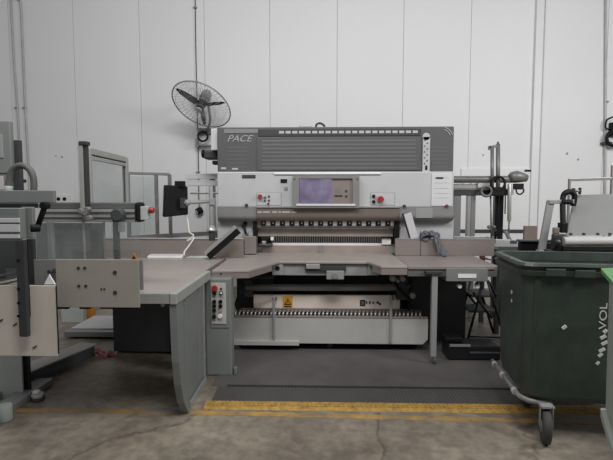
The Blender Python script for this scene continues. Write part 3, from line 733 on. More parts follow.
MB().cyl(fcn-fn*.05, fcn+fn*.05, .062).build('hub', 'dark', fan, .006)
MB().cyl(fcn+fn*.09, fcn+fn*.115, .05).build('badge', 'conduit', fan, .004)
MB().tube([fcn-fn*.08, fcn-fn*.10, fcn-fn*.26, fcn-fn*.30], [.07, .085, .08, .05], 20).build('motor', 'beam', fan, 0)
mp = at(207, 131, 7.72)
MB().tube(smooth_path([fcn-fn*.2+Vector((.03, 0, -.08)), at(209.5, 113, 7.5), at(210, 122, 7.62), mp], 5), .022, 10).build('arm', 'beam', fan, 0)
pb(197, 128, 214, 134, 7.74, .25).build('mount_head', 'beam', fan, .01)
pb(198.5, 134, 211, 145, 7.80, .19).build('control_box', 'label', fan, .01)
p = at(204.5, 137.2, 7.80)
MB().torus(p+Vector((0, -.11, 0)), (0, 1, 0), .080, .018, 28).build('cable_coil', 'black', fan, 0)
pb(195, 138, 198.5, 147, 7.84, .1).build('switch_box', 'grey', fan, .01)
pb(212, 133, 216, 143, 7.85, .14).build('mount_plate', 'label', fan)

# ------------------------------------------------------------------ monitor on its arm
YM = 4.72
mo = thing('monitor', 'black monitor seen from behind on a grey swivel arm', 'monitor', at(212, 239, 4.84))
zt_, zb_ = Z(185, YM, 176), Z(217, YM, 176)
xa, xb = X(165, YM-.05, 200), X(188, YM+.1, 200)
MB().hexa([(xa-.008, YM-.07, zb_), (xb, YM+.10, zb_+.02), (xb-.03, YM+.16, zb_+.02), (xa-.05, YM+.0, zb_), (xa+.01, YM-.07, zt_), (xb, YM+.10, zt_-.01), (xb-.03, YM+.16, zt_-.01), (xa-.03, YM+.0, zt_)]).build('monitor_case', 'black', mo, .012)
pb(174.5, 181, 184, 187, YM+.02, .06).build('top_cap', 'black', mo)
pb(167.5, 190, 169.5, 214, YM-.06, .03).build('case_rib', 'blackmetal', mo) if False else None
q = pb(180, 198, 185.5, 208, YM-.01, .04).build('mount_plate', 'dark', mo)
pp = at(211.5, 230, YM+.12)
MB().tube([at(184, 202.6, YM), at(190, 202.6, YM+.02), at(212, 201.4, YM+.12)], .018, 10).build('arm', 'grey', mo, 0)
p = at(187.5, 202.6, YM-.0); MB().ball(p, .034).build('arm_joint', 'grey', mo, 0)
MB().cyl((pp.x, pp.y, Z(237.5, YM+.12)), (pp.x, pp.y, Z(186, YM+.12)), .024).build('pole', 'grey', mo, .003)
pb(209, 198, 214.5, 205, YM+.085, .07).build('arm_clamp', 'grey', mo)
MB().tube([(pp.x, pp.y, Z(231, YM+.12)), (pp.x, pp.y, Z(229.5, YM+.12)), (pp.x, pp.y, Z(225.5, YM+.12))], [.055, .05, .026], 18).build('base_cone', 'edge', mo, 0)
pb(208.5, 231, 214.8, 239.6, YM+.085, .05).build('fence_clamp', 'dark', mo)
cabm = MB().tube(smooth_path([at(186, 215, YM+.1), at(188, 222, YM+.06), at(189.3, 232, YM+.02), at(193.5, 235.5, YM), at(187, 241, YM), at(190.5, 239.5, YM), at(194, 238, YM), at(188, 247, YM-.05), at(184.5, 251.5, YM-.1), at(184, 255.6, YM-.13)], 6), .008, 8).build('cable', 'whitecable', mo, 0)

# things on the left table
t = thing('keyboard', 'slim white keyboard lying on the left table', 'keyboard', gnd(167, 257, T))
a = gnd(150, 257.5, T); c = gnd(184.5, 257.5, T)
MB().prism([(a.y-.08, T+.001), (a.y+.06, T+.001), (a.y+.06, T+.045), (a.y-.08, T+.022)], 'x', a.x, c.x).build('keyboard_case', 'whitep', t)
MB().hexa([(a.x+.02, a.y-.07, T+.023), (c.x-.02, a.y-.07, T+.023), (c.x-.02, a.y+.05, T+.043), (a.x+.02, a.y+.05, T+.043), (a.x+.02, a.y-.07, T+.029), (c.x-.02, a.y-.07, T+.029), (c.x-.02, a.y+.05, T+.049), (a.x+.02, a.y+.05, T+.049)]).build('key_block', 'label', t)
# paper sheets
sh = MB(); pts = [gnd(186, 258.4, T), gnd(212, 258.6, T), gnd(216, 252, T), gnd(197, 252.5, T)]
sh.hexa([Vector((q.x, q.y, T+.002)) for q in pts]+[Vector((q.x, q.y, T+.012)) for q in pts])
sh.hexa([Vector((q.x+.03, q.y+.02, T+.012)) for q in pts[:2]]+[Vector((q.x+.0, q.y-.04, T+.012)) for q in pts[2:]]+[Vector((q.x+.03, q.y+.02, T+.02)) for q in pts[:2]]+[Vector((q.x, q.y-.04, T+.02)) for q in pts[2:]])
tag(sh.build('paper_stack', 'paper', bevel=0), 'thin stack of pale green sheets on the left table', 'paper')
# leaning plate
t = thing('leaning_board', 'grey board with black face leaning on the left column', 'board', gnd(210, 258, T))
p0 = gnd(210, 259.6, T+.004); p1 = at(240.5, 233, p0.y)
p1.y = p0.y
dirv = (p1-p0).normalized(); side = Vector((0, 1, 0)); nrm = dirv.cross(side).normalized()
if nrm.z < 0: nrm = -nrm
def slabx(mb, A, Bq, o0, o1, y0, y1):
    return mb.hexa([A+nrm*o0+Vector((0, y0, 0)), Bq+nrm*o0+Vector((0, y0, 0)), Bq+nrm*o0+Vector((0, y1, 0)), A+nrm*o0+Vector((0, y1, 0)), A+nrm*o1+Vector((0, y0, 0)), Bq+nrm*o1+Vector((0, y0, 0)), Bq+nrm*o1+Vector((0, y1, 0)), A+nrm*o1+Vector((0, y1, 0))])
slabx(MB(), p0, p1, 0, .06, 0, .03).build('dark_face', 'black', t)
slabx(MB(), p0, p1, .061, .10, -.01, .05).build('pale_edge', 'edge', t)
# fan tubing behind etc: pale leaning plate on right column
t = thing('straight_edge', 'pale straight edge leaning against the right column', 'ruler', at(412, 240, yF-.02))
p0 = at(415.5, 240, yF-.04); p0.z = fz+.012; p0 = Vector((p0.x, yF+.01, fz+.014)); p1 = at(407.5, 213.5, YB-.04)
MB().bar(p0, p1, .082, .012, (0, 1, 0)).build('blade', 'label', t, .002)
MB().bar(p0+Vector((-.05, .012, .0)), p1+Vector((-.05, .012, 0)), .02, .02, (0, 1, 0)).build('backing_bar', 'dark', t)
# cloth on the fence
def ribbon(path, width, wdir, seed, th=.008, nw=8):
    rnd = random.Random(seed); pts = smooth_path(path, 5); vs = []; fs = []
    ph = [rnd.uniform(0, 6.3) for _ in range(4)]
    for layer in (0, 1):
        for i, p in enumerate(pts):
            for k in range(nw+1):
                u = k/nw-.5; wv = .012*math.sin(u*14+i*.35+ph[0])+.008*math.sin(u*25-i*.6+ph[1])
                q = p+Vector(wdir)*width*u*(1+.25*math.sin(i*.5+ph[2]))
                q = q+Vector((wv*.4, -abs(wv)*.6-th*(1-layer)*.3, wv+th*(1-layer)))
                vs.append(q)
    n_ = len(pts); m_ = nw+1; o_ = n_*m_
    for i in range(n_-1):
        for k in range(nw):
            a_ = i*m_+k; fs.append((a_, a_+1, a_+m_+1, a_+m_)); fs.append((o_+a_+m_, o_+a_+m_+1, o_+a_+1, o_+a_))
    for i in range(n_-1):
        for k in (0, nw): a_ = i*m_+k; fs.append((a_, a_+m_, o_+a_+m_, o_+a_))
    for i in (0, n_-1):
        for k in range(nw): a_ = i*m_+k; fs.append((a_, a_+1, o_+a_+1, o_+a_))
    return vs, fs
cm = MB()
yr = yF+.014
vs_, fs_ = ribbon([at(419.5, 235, yr), at(422, 237.6, yr), at(427, 236, yr), at(432, 235.4, yr), at(436, 236, yr), at(439, 238.5, yr-.03), at(439.5, 246, yr-.055), at(441, 252, yr-.06), at(446, 255.6, yr-.12)], .075, (.25, .5, .85), 3)
cm.add(vs_, fs_, True)
vs_, fs_ = ribbon([at(421, 238.4, yr-.02), at(423, 234.5, yr-.02), at(429, 234, yr-.03), at(434, 237, yr-.03)], .05, (0, .7, .6), 5)
cm.add(vs_, fs_, True)
vs_, fs_ = ribbon([at(436, 238, yr-.05), at(438, 246, yr-.06), at(440, 254, yr-.07)], .06, (1, .3, 0), 8)
cm.add(vs_, fs_, True)
tag(cm.build('cleaning_rag', 'cloth', bevel=0), 'grey-blue rag draped over the right table fence', 'cloth')
# red pen
a = gnd(480, 257, T+.012); c = gnd(492, 260.3, T+.012)
t = thing('red_tool', 'slim red-handled tool lying near the right table end', 'tool', gnd(486, 259, T))
MB().cyl(a, a.lerp(c, .6), .011, 10).build('handle', 'redmark', t, 0); MB().cyl(a.lerp(c, .6), c, .007, 10).build('tool_tip', 'dark', t, 0)

# ------------------------------------------------------------------ foot pedal unit and step ladder
YK = gnd(474, 361.5).y
fpd = thing('foot_pedal', 'long low black foot pedal unit on the floor', 'pedal', (X(474, YK), YK, 0))
MB().box(X(448.5, YK, 350), X(501, YK, 350), YK, YK+.25, .012, Z(344.5, YK)).build('pedal_housing', 'blackmetal', fpd, .015)
MB().box(X(448.5, YK, 350)+.02, X(501, YK, 350)-.02, YK+.03, YK+.25, 0.0, .02).build('pedal_base', 'rubber', fpd)
pb(450, 345, 471, 347.2, YK-.012, .03).build('pedal_bar', 'steel', fpd)
MB().box(X(450, YK), X(468, YK), YK+.08, YK+.22, Z(344, YK), Z(336, YK+.1)).build('pedal_valve', 'black', fpd, .01)
pb(470, 352, 500, 354, YK-.006, .01).build('housing_seam', 'darker', fpd)
ld = thing('step_stool', 'black tubular folding step stool behind the foot pedal', 'stool', (X(484, 5.0), 5.0, 0))
Ya = 4.95
def gp(px, py, Y): return at(px, py, Y)
zs = Z(286, Ya)
for dy in (0, .36):
    Yy = Ya+dy; top = at(485, 281.5, Ya); top.y = Yy
    lf = Vector((X(467, Ya, 340), Yy, .0)); rg = Vector((X(506, Ya, 340), Yy, .0))
    MB().tube([lf, top+Vector((-.02, 0, 0))], .014, 8).build('leg', 'blackmetal', ld, 0)
    MB().tube([rg, top+Vector((.03, 0, 0))], .014, 8).build('leg', 'blackmetal', ld, 0)
    MB().tube([at(473, 292, Ya)+Vector((0, dy, 0)), at(480, 303, Ya)+Vector((0, dy, 0)), at(492, 318, Ya)+Vector((0, dy, 0))], .013, 8).build('brace', 'blackmetal', ld, 0)
for px0, px1, py in ((472, 497, 296.5), (470, 498, 312)):
    a = at(px0, py, Ya); c = at(px1, py, Ya)
    MB().box(a.x, c.x, Ya+.01, Ya+.35, a.z-.01, a.z+.012).build('tread', 'darker', ld)
MB().tube([at(468, 336.5, Ya), at(504, 337.5, Ya)], .010, 8).build('tie_bar', 'blackmetal', ld, 0)
MB().tube(smooth_path([at(475, 284, Ya), at(480, 281, Ya), at(486, 280, Ya), at(490, 284, Ya), at(496, 296, Ya)], 4), .013, 8).build('grab_loop', 'blackmetal', ld, 0)

# ------------------------------------------------------------------ big green bin
def rring(cx, cy, hx, hy, r, z, ang, n=6):
    out = []
    for sx, sy, a0_ in ((1, 1, 0), (-1, 1, 90), (-1, -1, 180), (1, -1, 270)):
        for k in range(n+1):
            q = math.radians(a0_+90*k/n); out.append((sx*(hx-r)+r*math.cos(q), sy*(hy-r)+r*math.sin(q)))
    ca, sa = math.cos(ang), math.sin(ang)
    return [Vector((cx+x*ca-y*sa, cy+x*sa+y*ca, z)) for x, y in out]
def loft(rings, cap0=True, cap1=True):
    m_ = MB(); n_ = len(rings[0]); vs = [v for r_ in rings for v in r_]; fs = []
    for i in range(len(rings)-1):
        for k in range(n_): fs.append((i*n_+k, i*n_+(k+1) % n_, (i+1)*n_+(k+1) % n_, (i+1)*n_+k))
    if cap0: fs.append(list(range(n_))[::-1])
    if cap1: fs.append([(len(rings)-1)*n_+k for k in range(n_)])
    return m_.add(vs, fs, False)
ba = math.radians(-6)
BW, BD = 1.28, .70
fl = gnd(522, 264, 1.16)          # front-left rim corner
ux = Vector((math.cos(ba), math.sin(ba), 0)); uy = Vector((-math.sin(ba), math.cos(ba), 0))
bc = fl+ux*(BW/2)+uy*(BD/2)
bin_ = thing('waste_bin', 'big dark green four-wheeled waste bin with worn open rim', 'bin', (bc.x, bc.y, 0))
def rg_(hx, hy, r, z): return rring(bc.x, bc.y, hx, hy, r, z, ba)
hx, hy = BW/2, BD/2
loft([rg_(hx-.10, hy-.08, .10, .25), rg_(hx-.06, hy-.05, .10, .29), rg_(hx-.045, hy-.04, .10, .42), rg_(hx-.03, hy-.025, .10, 1.10), rg_(hx-.03, hy-.025, .10, 1.14),
      rg_(hx-.045, hy-.04, .09, 1.14), rg_(hx-.09, hy-.08, .09, .32)], True, True).build('bin_body', 'green', bin_, 0)
rim = loft([rg_(hx-.026, hy-.021, .09, 1.085), rg_(hx-.004, hy-.004, .10, 1.085), rg_(hx+.004, hy+.004, .10, 1.115), rg_(hx-.018, hy-.018, .10, 1.122), rg_(hx-.018, hy-.018, .10, 1.140), rg_(hx+.008, hy+.008, .10, 1.147), rg_(hx, hy, .10, 1.165), rg_(hx-.04, hy-.04, .08, 1.165), rg_(hx-.044, hy-.044, .08, 1.10)], False, False)
rim.build('bin_rim', 'greenrim', bin_, 0)
def bl2(x, y, z): return Vector((bc.x, bc.y, 0))+ux*x+uy*y+Vector((0, 0, z))
for k, xx in enumerate((-hx+.11, -hx+.50, hx-.5)):   # vertical ribs
    MB().hexa([bl2(xx-.02, -hy+.052, .42), bl2(xx+.02, -hy+.052, .42), bl2(xx+.02, -hy+.09, .42), bl2(xx-.02, -hy+.09, .42), bl2(xx-.02, -hy+.02, 1.07), bl2(xx+.02, -hy+.02, 1.07), bl2(xx+.02, -hy+.05, 1.07), bl2(xx-.02, -hy+.05, 1.07)]).build('rib', 'green', bin_, .006) if k == 0 else None
for xx in (-.5, .5):
    MB().hexa([bl2(-hx-.008, yy_, zz_) for yy_, zz_ in ()]) if False else None
for k, (xx, z_) in enumerate(((-.50, 1.085), (-.33, 1.08), (.05, 1.085), (.3, 1.08))):
    MB().hexa([bl2(xx, -hy-.012, z_), bl2(xx+.12, -hy-.012, z_), bl2(xx+.12, -hy+.002, z_), bl2(xx, -hy+.002, z_), bl2(xx, -hy-.012, z_+.05), bl2(xx+.12, -hy-.012, z_+.05), bl2(xx+.12, -hy+.002, z_+.05), bl2(xx, -hy+.002, z_+.05)]).build('rim_grip', 'greenrim', bin_, .006)
# base rail
MB().tube([bl2(-hx+.24, -hy+.09, .238), bl2(-hx+.16, -hy+.075, .24), bl2(-hx+.10, -hy+.08, .245), bl2(-hx+.055, -hy+.13, .25), bl2(-hx+.05, hy+.10, .25)], .018, 10).build('base_rail', 'beam', bin_, 0)
for yy_ in (hy-.2, hy+.02, -hy+.22):
    MB().tube([bl2(-hx+.05, yy_-.02, .25), bl2(-hx+.05, yy_+.02, .25)], .024, 10).build('rail_collar', 'conduit', bin_, 0)
# castors
for xx, yy_ in ((-hx+.185, -hy+.02), (hx-.2, -hy+.05), (-hx+.24, hy-.14), (hx-.2, hy-.14)):
    c_ = bl2(xx, yy_, .11); ax = (ux-uy*.22).normalized()
    fk = MB()
    for s_ in (-1, 1): fk.bar(c_+ax*.036*s_, c_+ax*.036*s_+Vector((0, 0, .14)), .05, .006, (ax.x, ax.y, 0))
    fk.box(c_.x-.04, c_.x+.04, c_.y-.03, c_.y+.03, .235, .25)
    cast = fk.build('castor', 'grey', bin_, .002)
    MB().tube([c_-ax*.026, c_-ax*.02, c_+ax*.02, c_+ax*.026], [.095, .11, .11, .095], 28).build('tyre', 'tyre', cast, 0)
    MB().cyl(c_-ax*.03, c_+ax*.03, .045, 20).build('wheel_hub', 'beam', cast, .003)
# markings
def face(xx, z, off): return bl2(xx, -hy+.05-.025*(z-.45)/.65-off, z)
def px_on_face(px, py):
    d = ray(px, py); o_p = bl2(0, -hy+.035, 0); nrm_ = uy
    tt = (o_p-Vector((0, 0, H))).dot(nrm_)/d.dot(nrm_); return Vector((0, 0, H))+d*tt
pl = px_on_face(603, 316); lx = (pl-Vector((bc.x, bc.y, 0))).dot(ux)
lettering('stencil_lettering', 'VOL', 'worntext', bin_, face(lx, pl.z, .004), .062, .003, rot=(math.pi/2, math.pi/2, ba), width=.17)
for px, py, s_ in ((603, 337, .016), (604.5, 343, .018), (602, 350, .018), (600.5, 355, .012), (605, 331, .010), (598, 363, .008), (564, 327, .012)):
    q = px_on_face(px, py); lx = (q-Vector((bc.x, bc.y, 0))).dot(ux)
    c0 = face(lx, q.z, .006)
    MB().bar(c0+ux*-s_+Vector((0, 0, -.012)), c0+ux*s_+Vector((0, 0, .010)), .008, .022).build('paint_mark', 'worntext', bin_, .003)
for z_ in (.80, .86, .92):
    c0 = bl2(-hx+.045-.0-.03*(z_-.45)/.65+.02, -.05, z_); MB().cyl(c0+ux*-.012, c0+ux*.02, .014, 10).build('rivet', 'worntext', bin_, 0)

# second bin
pc = at(600.5, 268, 2.5); a2 = math.radians(-25)
u2 = Vector((math.cos(a2), math.sin(a2), 0)); v2 = Vector((-math.sin(a2), math.cos(a2), 0)); pc.z, zl = 0, pc.z
c2 = pc+u2*.30-v2*.34
bn = thing('waste_bin', 'pale grey wheelie bin with mid green lid, cut off by the right edge', 'bin', (c2.x, c2.y, 0))
def r2(hx_, hy_, r, z): return rring(c2.x, c2.y, hx_, hy_, r, z, a2)
loft([r2(.245, .285, .02, .42), r2(.255, .295, .02, .46), r2(.265, .300, .02, zl-.03)], True, True).build('bin_body', 'binegrey', bn, 0)
loft([r2(.295, .335, .02, zl-.028), r2(.30, .34, .02, zl-.02), r2(.30, .34, .02, zl), r2(.26, .30, .04, zl+.012)], True, True).build('lid', 'lightgreen', bn, 0)
loft([r2(.262, .30, .02, .385), r2(.275, .315, .02, .40), r2(.275, .315, .02, .44)], True, True).build('base_skirt', 'binegrey', bn, 0)
loft([r2(.18, .22, .02, .18), r2(.20, .24, .02, .385)], True, True).build('undercarriage', 'dark', bn, 0)
for xx in (-.19, .19):
    for yy in (-.2, .2):
        q = c2+u2*xx+v2*yy+Vector((0, 0, .10)); MB().cyl(q-u2*.025, q+u2*.025, .10, 24).build('wheel', 'tyre', bn, .01)

# ------------------------------------------------------------------ machine at right behind the bins
rm = thing('folding_machine', 'grey machine with sloping cover and white roller behind the green bin', 'machine', (X(600, 4.3), 4.3, 0))
xa, xz = X(560, 4.0, 240), X(690, 4.0, 240)
cvq = [at(566.5, 236, 4.0), at(690, 234, 4.0), at(690, 192, 4.35), at(574.5, 195, 4.35)]
bk = Vector((0, .03, -.02)); cvp = MB().hexa(cvq[:2]+[cvq[1]+Vector((0, .02, 0)), cvq[0]+Vector((0, .02, 0))]+[cvq[3], cvq[2], cvq[2]+Vector((0, .02, 0)), cvq[3]+Vector((0, .02, 0))]).build('sloping_cover', 'slopegrey', rm, .008)
for px in (571, 584, 598, 610):
    p = at(px, 234, 4.005); MB().cyl(p+Vector((0, -.008, 0)), p+Vector((0, .02, 0)), .010, 10).build('cover_screw', 'dark', rm, 0)
MB().cyl(at(563, 241.5, 3.93), at(690, 240.5, 3.93), .040, 20).build('roller', 'offwhite', rm, .004)
MB().box(X(563, 3.96), xz, 3.93, 4.5, .55, Z(245.5, 3.93)).build('machine_body', 'dark', rm)
pb(563, 246, 690, 251, 3.90, .03).build('roller_rail', 'blackmetal', rm)
MB().pbox(553, 234, 566, 251, 3.94, .04).build('drive_box', 'dark', rm, .01)
MB().pbox(553.5, 227.5, 560, 234, 3.97, .03).build('drive_motor', 'brown', rm, .01)
MB().cyl(at(553, 243, 3.92), at(558, 243, 3.92), .05).build('drive_pulley', 'blackmetal', rm, .004)
for a_, c_ in ((xa+.05, 4.0), (xz-.05, 4.0), (xa+.05, 4.4), (xz-.05, 4.4)): MB().box(a_-.03, a_+.03, c_-.03, c_+.03, 0, .56).build('leg', 'dark', rm)
MB().box(X(552, 4.0), X(566, 4.0), 3.96, 4.15, .5, Z(250.8, 3.94)).build('drive_support', 'dark', rm)
MB().tube(smooth_path([at(563.5, 231, 4.06), at(562.8, 215, 4.1), at(563, 198, 4.15), at(566, 192.5, 4.15), at(571, 192, 4.17), at(574.5, 196, 4.17), at(573, 206, 4.17)], 6), .024, 12).build('black_hose', 'black', rm, 0)
pb(562, 223, 568, 233, 4.03, .08).build('hose_fitting', 'black', rm)
MB().bar(at(541.5, 250, 4.15), at(550.5, 201, 4.15), .062, .03, (0, 1, 0)).build('frame_arm', 'grey', rm)
MB().bar(at(548, 202, 4.15), at(573, 201.5, 4.15), .05, .035).build('frame_arm', 'grey', rm)
MB().box(X(538, 4.15), X(546, 4.15), 4.12, 4.18, 0, Z(249, 4.15)).build('leg', 'grey', rm)
MB().cyl(at(562, 202, 4.12), at(572, 202, 4.12), .022).build('arm_clamp', 'black', rm, .003)
MB().pbox(573, 188, 575.5, 198, 4.3, .03).build('cover_stop', 'dark', rm); MB().cyl(at(575, 191, 4.3), at(581, 191, 4.3), .012).build('cover_latch', 'steel', rm, 0)
MB().pbox(580.5, 187.5, 581.6, 194.5, 4.28, .04).build('cover_latch', 'dark', rm)
MB().box(X(521, 4.3), X(551, 4.3), 4.3, 4.36, Z(251, 4.3, 535), Z(242, 4.3, 535)).build('black_tray', 'black', rm) 
MB().box(X(520, 4.3), X(551.5, 4.3), 4.28, 4.38, Z(242, 4.28, 535), Z(240.2, 4.28, 535)).build('tray_cover', 'darker', rm)
MB().box(X(530, 4.4), X(536, 4.32), 4.31, 4.35, 0, Z(251, 4.3, 535)).build('leg', 'dark', rm)
gf = thing('guard_rail', 'slim grey tubular guard rail standing behind the sloping cover', 'rail', (X(600, 5.0), 5.0, 0))
for px in (569.5, 611.8):
    MB().box(X(px-1, 5.0, 200), X(px+1, 5.0, 200), 5.0, 5.03, 0, Z(178.5 if px < 600 else 165, 5.0, px)).build('post', 'steel', gf)
MB().bar(at(568.5, 180, 5.015), at(640, 177.5, 5.015), .03, .03).build('top_rail', 'steel', gf)
MB().box(X(638, 5.0, 200), X(640, 5.0, 200), 5.0, 5.03, 0, Z(178, 5.0, 639)).build('post', 'steel', gf)
# cable bundle on the right wall
cbn = thing('cable_bracket', 'black cable bundle hooked on the wall at the right edge', 'cable', at(606, 142, WY))
MB().tube(smooth_path([at(613, 117, WY-.1), at(607, 120, WY-.1), at(605.5, 127, WY-.1), at(609, 129, WY-.1), at(614, 125, WY-.1), at(622, 122, WY-.1)], 6), .014, 8).build('cable', 'black', cbn, 0)
MB().torus(at(614, 138.5, WY-.12), (0, 1, 0), .12, .028, 28).build('cable_coil', 'black', cbn, 0)
MB().bar(at(602, 143.2, WY-.06), at(611, 143.2, WY-.06), .1, .035).build('bracket', 'dark', cbn)
MB().tube([at(605.5, 136, WY-.04), at(610, 143, WY-.09)], .014, 8).build('bracket_stay', 'conduit', cbn, 0)
MB().pbox(612, 122, 620, 136, WY-.1, .1).build('socket_box', 'black', cbn, .01)

# ------------------------------------------------------------------ left foreground jogger / lift machine
YJ = 3.0
jg = thing('stack_lift', 'grey stack lift machine with guards and crank in the left foreground', 'machine', (-2.0, 3.3, 0))
# horizontal beam
pb(46, 202.5, 134.5, 209.5, 3.28, .12).build('beam_tube', 'hose', jg, .008)
bf = pb(40, 209.5, 134.5, 222, 3.26, .08).build('beam_profile', 'alu', jg)
for y0 in (212, 217.2): pb(40, y0, 134.5, y0+1.4, 3.255, .01).build('profile_groove', 'darker', bf, 0)
pb(134.5, 202.3, 139.4, 222.6, 3.25, .12).build('end_cap', 'black', jg, .02)
eb_ = pb(140, 206.5, 147, 220, 3.27, .07).build('switch_box', 'palegreen', jg)
p = at(147, 210.3, 3.30); MB().cyl(p, p+Vector((.022, 0, 0)), .018).build('button_stem', 'grey', eb_, 0)
MB().tube([p+Vector((.016, 0, 0)), p+Vector((.022, 0, 0)), p+Vector((.045, 0, 0)), p+Vector((.052, 0, 0))], [.018, .023, .023, .016], 20).build('emergency_button', 'red', eb_, 0)
# uprights
pb(82.3, 212, 84.3, 262, 3.2, .02).build('thin_post', 'grey', jg)
pb(79, 142.5, 83.2, 211, 3.16, .05).build('slide_post', 'alu', jg)
pb(83.3, 145, 86.2, 206, 3.17, .05).build('slide_rail', 'dark', jg)
pb(78.2, 141, 86, 145, 3.155, .06).build('post_cap', 'dark', jg)
for px, py in ((86, 209.5), (84, 213), (88, 218), (79.5, 211)):
    p = at(px, py, 3.15); MB().cyl(p, p+Vector((0, .05, 0)), .018, 12).build('clamp_knob', 'steel', jg, .003)
pb(103, 221, 104.6, 262, 3.3, .02).build('thin_post', 'steel', jg)
pb(112.8, 216, 117.8, 262, 3.2, .04).build('drive_post', 'dark', jg)
p = at(116, 215, 3.16); MB().cyl(p, p+Vector((0, .08, 0)), .044).build('drive_motor', 'darker', jg, .008)
pb(117.8, 222, 122.5, 232, 3.18, .05).build('drive_bracket', 'grey', jg)
pb(47, 222, 52, 262, 3.2, .04).build('rear_post', 'grey', jg)
# acrylic sheets
pb(34, 222, 112, 262, 3.10, .008).build('clear_guard', 'acrylic', jg, 0)
pb(36, 223, 104, 262, 3.34, .008).build('tinted_guard', 'tinted', jg, 0)
pb(112.5, 222, 141, 288, 3.08, .008).build('clear_guard', 'acrylic', jg, 0)
lt_ = tri(at(134, 256.6, 3.075), .030, 3.072, .003); wq = lt_.build('warning_sticker', 'orange', jg, 0)
tri(at(134, 256.9, 3.075), .014, 3.069, .003).build('sticker_mark', 'dark', wq, 0)
# guard panels
gpn = pb(56, 259.5, 139, 307.5, 2.80, .012).build('guard_panel', 'guard', jg, .003)
for px, py, r_ in ((78.5, 268, .010), (85, 268, .010), (79, 286, .010), (86, 286, .010), (115, 272.5, .013), (115.2, 292.5, .013), (101.5, 289, .006), (104.5, 289, .006)):
    p = at(px, py, 2.80); MB().cyl(p+Vector((0, -.004, 0)), p+Vector((0, .004, 0)), r_, 12).build('panel_screw', 'dark', gpn, 0)
pb(139.2, 260, 143, 290, 3.0, .012).build('guard_edge', 'beam', jg)
pb(34, 259.5, 57, 285.5, 2.86, .012).build('guard_panel', 'beam', jg, .003)
pb(50, 307.5, 68, 309.2, 2.83, .03).build('guard_rail', 'black', jg); pb(79, 307.5, 90, 309.2, 2.83, .03).build('guard_rail', 'black', jg); pb(100, 307.5, 139, 309.2, 2.83, .03).build('guard_rail', 'black', jg)
lpn = pb(-25, 285.5, 56.4, 356, 2.70, .012).build('lower_guard', 'guardlow', jg, .003)
pb(56.5, 286, 57.8, 354, 2.695, .006).build('lower_guard_edge', 'black', jg)
p = at(49.3, 280, 2.72); tri(p, .036, 2.72, .01).build('white_warning_sign', 'whitep', jg, .002)
p = at(49, 272, 2.80); MB().cyl(p, p+Vector((0, .06, 0)), .013).build('guard_knob', 'dark', jg, 0)
for px, py in ((35, 347), (15.5, 324.5), (1, 320.5)):
    p = at(px, py, 2.70); MB().bar(p+Vector((-.012, -.003, -.006)), p+Vector((.012, -.003, .008)), .006, .008).build('scratch_mark', 'dark', lpn, 0)
pb(17, 240, 25.8, 337, 2.64, .03).build('front_rail', 'dark', jg)
pb(24.2, 240, 26.4, 318, 2.66, .03).build('front_rail_edge', 'black', jg)
for py in (260.5, 289, 303, 316):
    p = at(18.6, py, 2.64); MB().cyl(p+Vector((0, -.004, 0)), p, .009, 10).build('rail_screw', 'black', jg, 0)
# head block
hb = pb(-20, 208, 20, 239.5, 2.66, .06).build('head_block', 'greygreen', jg, .006)
for y0, y1 in ((218.3, 222.6), (224.4, 232), (234.6, 238.4)): pb(-20, y0, 19, y1, 2.652, .012).build('pale_stripe', 'label', hb, .002)
pb(-18, 207, 33, 238.5, 2.73, .03).build('head_side', 'greygreen', jg, .006)
pb(-20, 190.3, 54, 203.2, 3.05, .03).build('rear_cover', 'greygreen', jg, .006)
pb(-20, 203.4, 20, 207.6, 2.72, .2).build('gap_rail', 'blackmetal', jg)
pb(33, 203, 46, 208, 2.9, .05).build('head_rail', 'grey', jg)
# crank
MB().tube([at(45, 206, 2.62), at(37.5, 227, 2.62)], .016, 10).build('crank_arm', 'black', jg, 0)
p = at(45, 205.5, 2.60); MB().cyl(p+Vector((0, -.025, 0)), p+Vector((0, .025, 0)), .022).build('crank_hub', 'black', jg, .006)
p = at(37, 228, 2.60); MB().cyl(p+Vector((-.02, -.03, 0)), p+Vector((.02, .0, 0)), .022).build('crank_handle', 'black', jg, .006)
# hose
hp = [at(8.5, 192, 3.1), at(9.2, 180, 3.1), at(12.5, 170, 3.1), at(19, 165.8, 3.1), at(26.5, 167, 3.1), at(32, 173.5, 3.1), at(34, 184, 3.1), at(32.8, 198, 3.1)]
hpp = smooth_path(hp, 8); hs = MB().tube(hpp, [.0225 if i % 2 else .0205 for i in range(len(hpp))], 14).build('flexible_hose', 'hose', jg, 0)
MB().cyl(at(8.5, 186, 3.1), at(8.4, 191, 3.1), .027).build('hose_collar', 'palegreen', hs, .004); MB().cyl(at(33, 195, 3.1), at(32.8, 202, 3.1), .027).build('hose_collar', 'grey', hs, .004)
# inner dark contents seen left
pb(-20, 240, 17, 268, 3.15, .02).build('inner_panel', 'darker', jg)
for y0 in (272, 277, 281): MB().bar(at(-6, y0+5, 2.9), at(17, y0, 2.9), .02, .012).build('inner_bar', 'greygreen', jg)
pb(26.4, 239, 34, 285, 2.92, .03).build('inner_post', 'dark', jg)
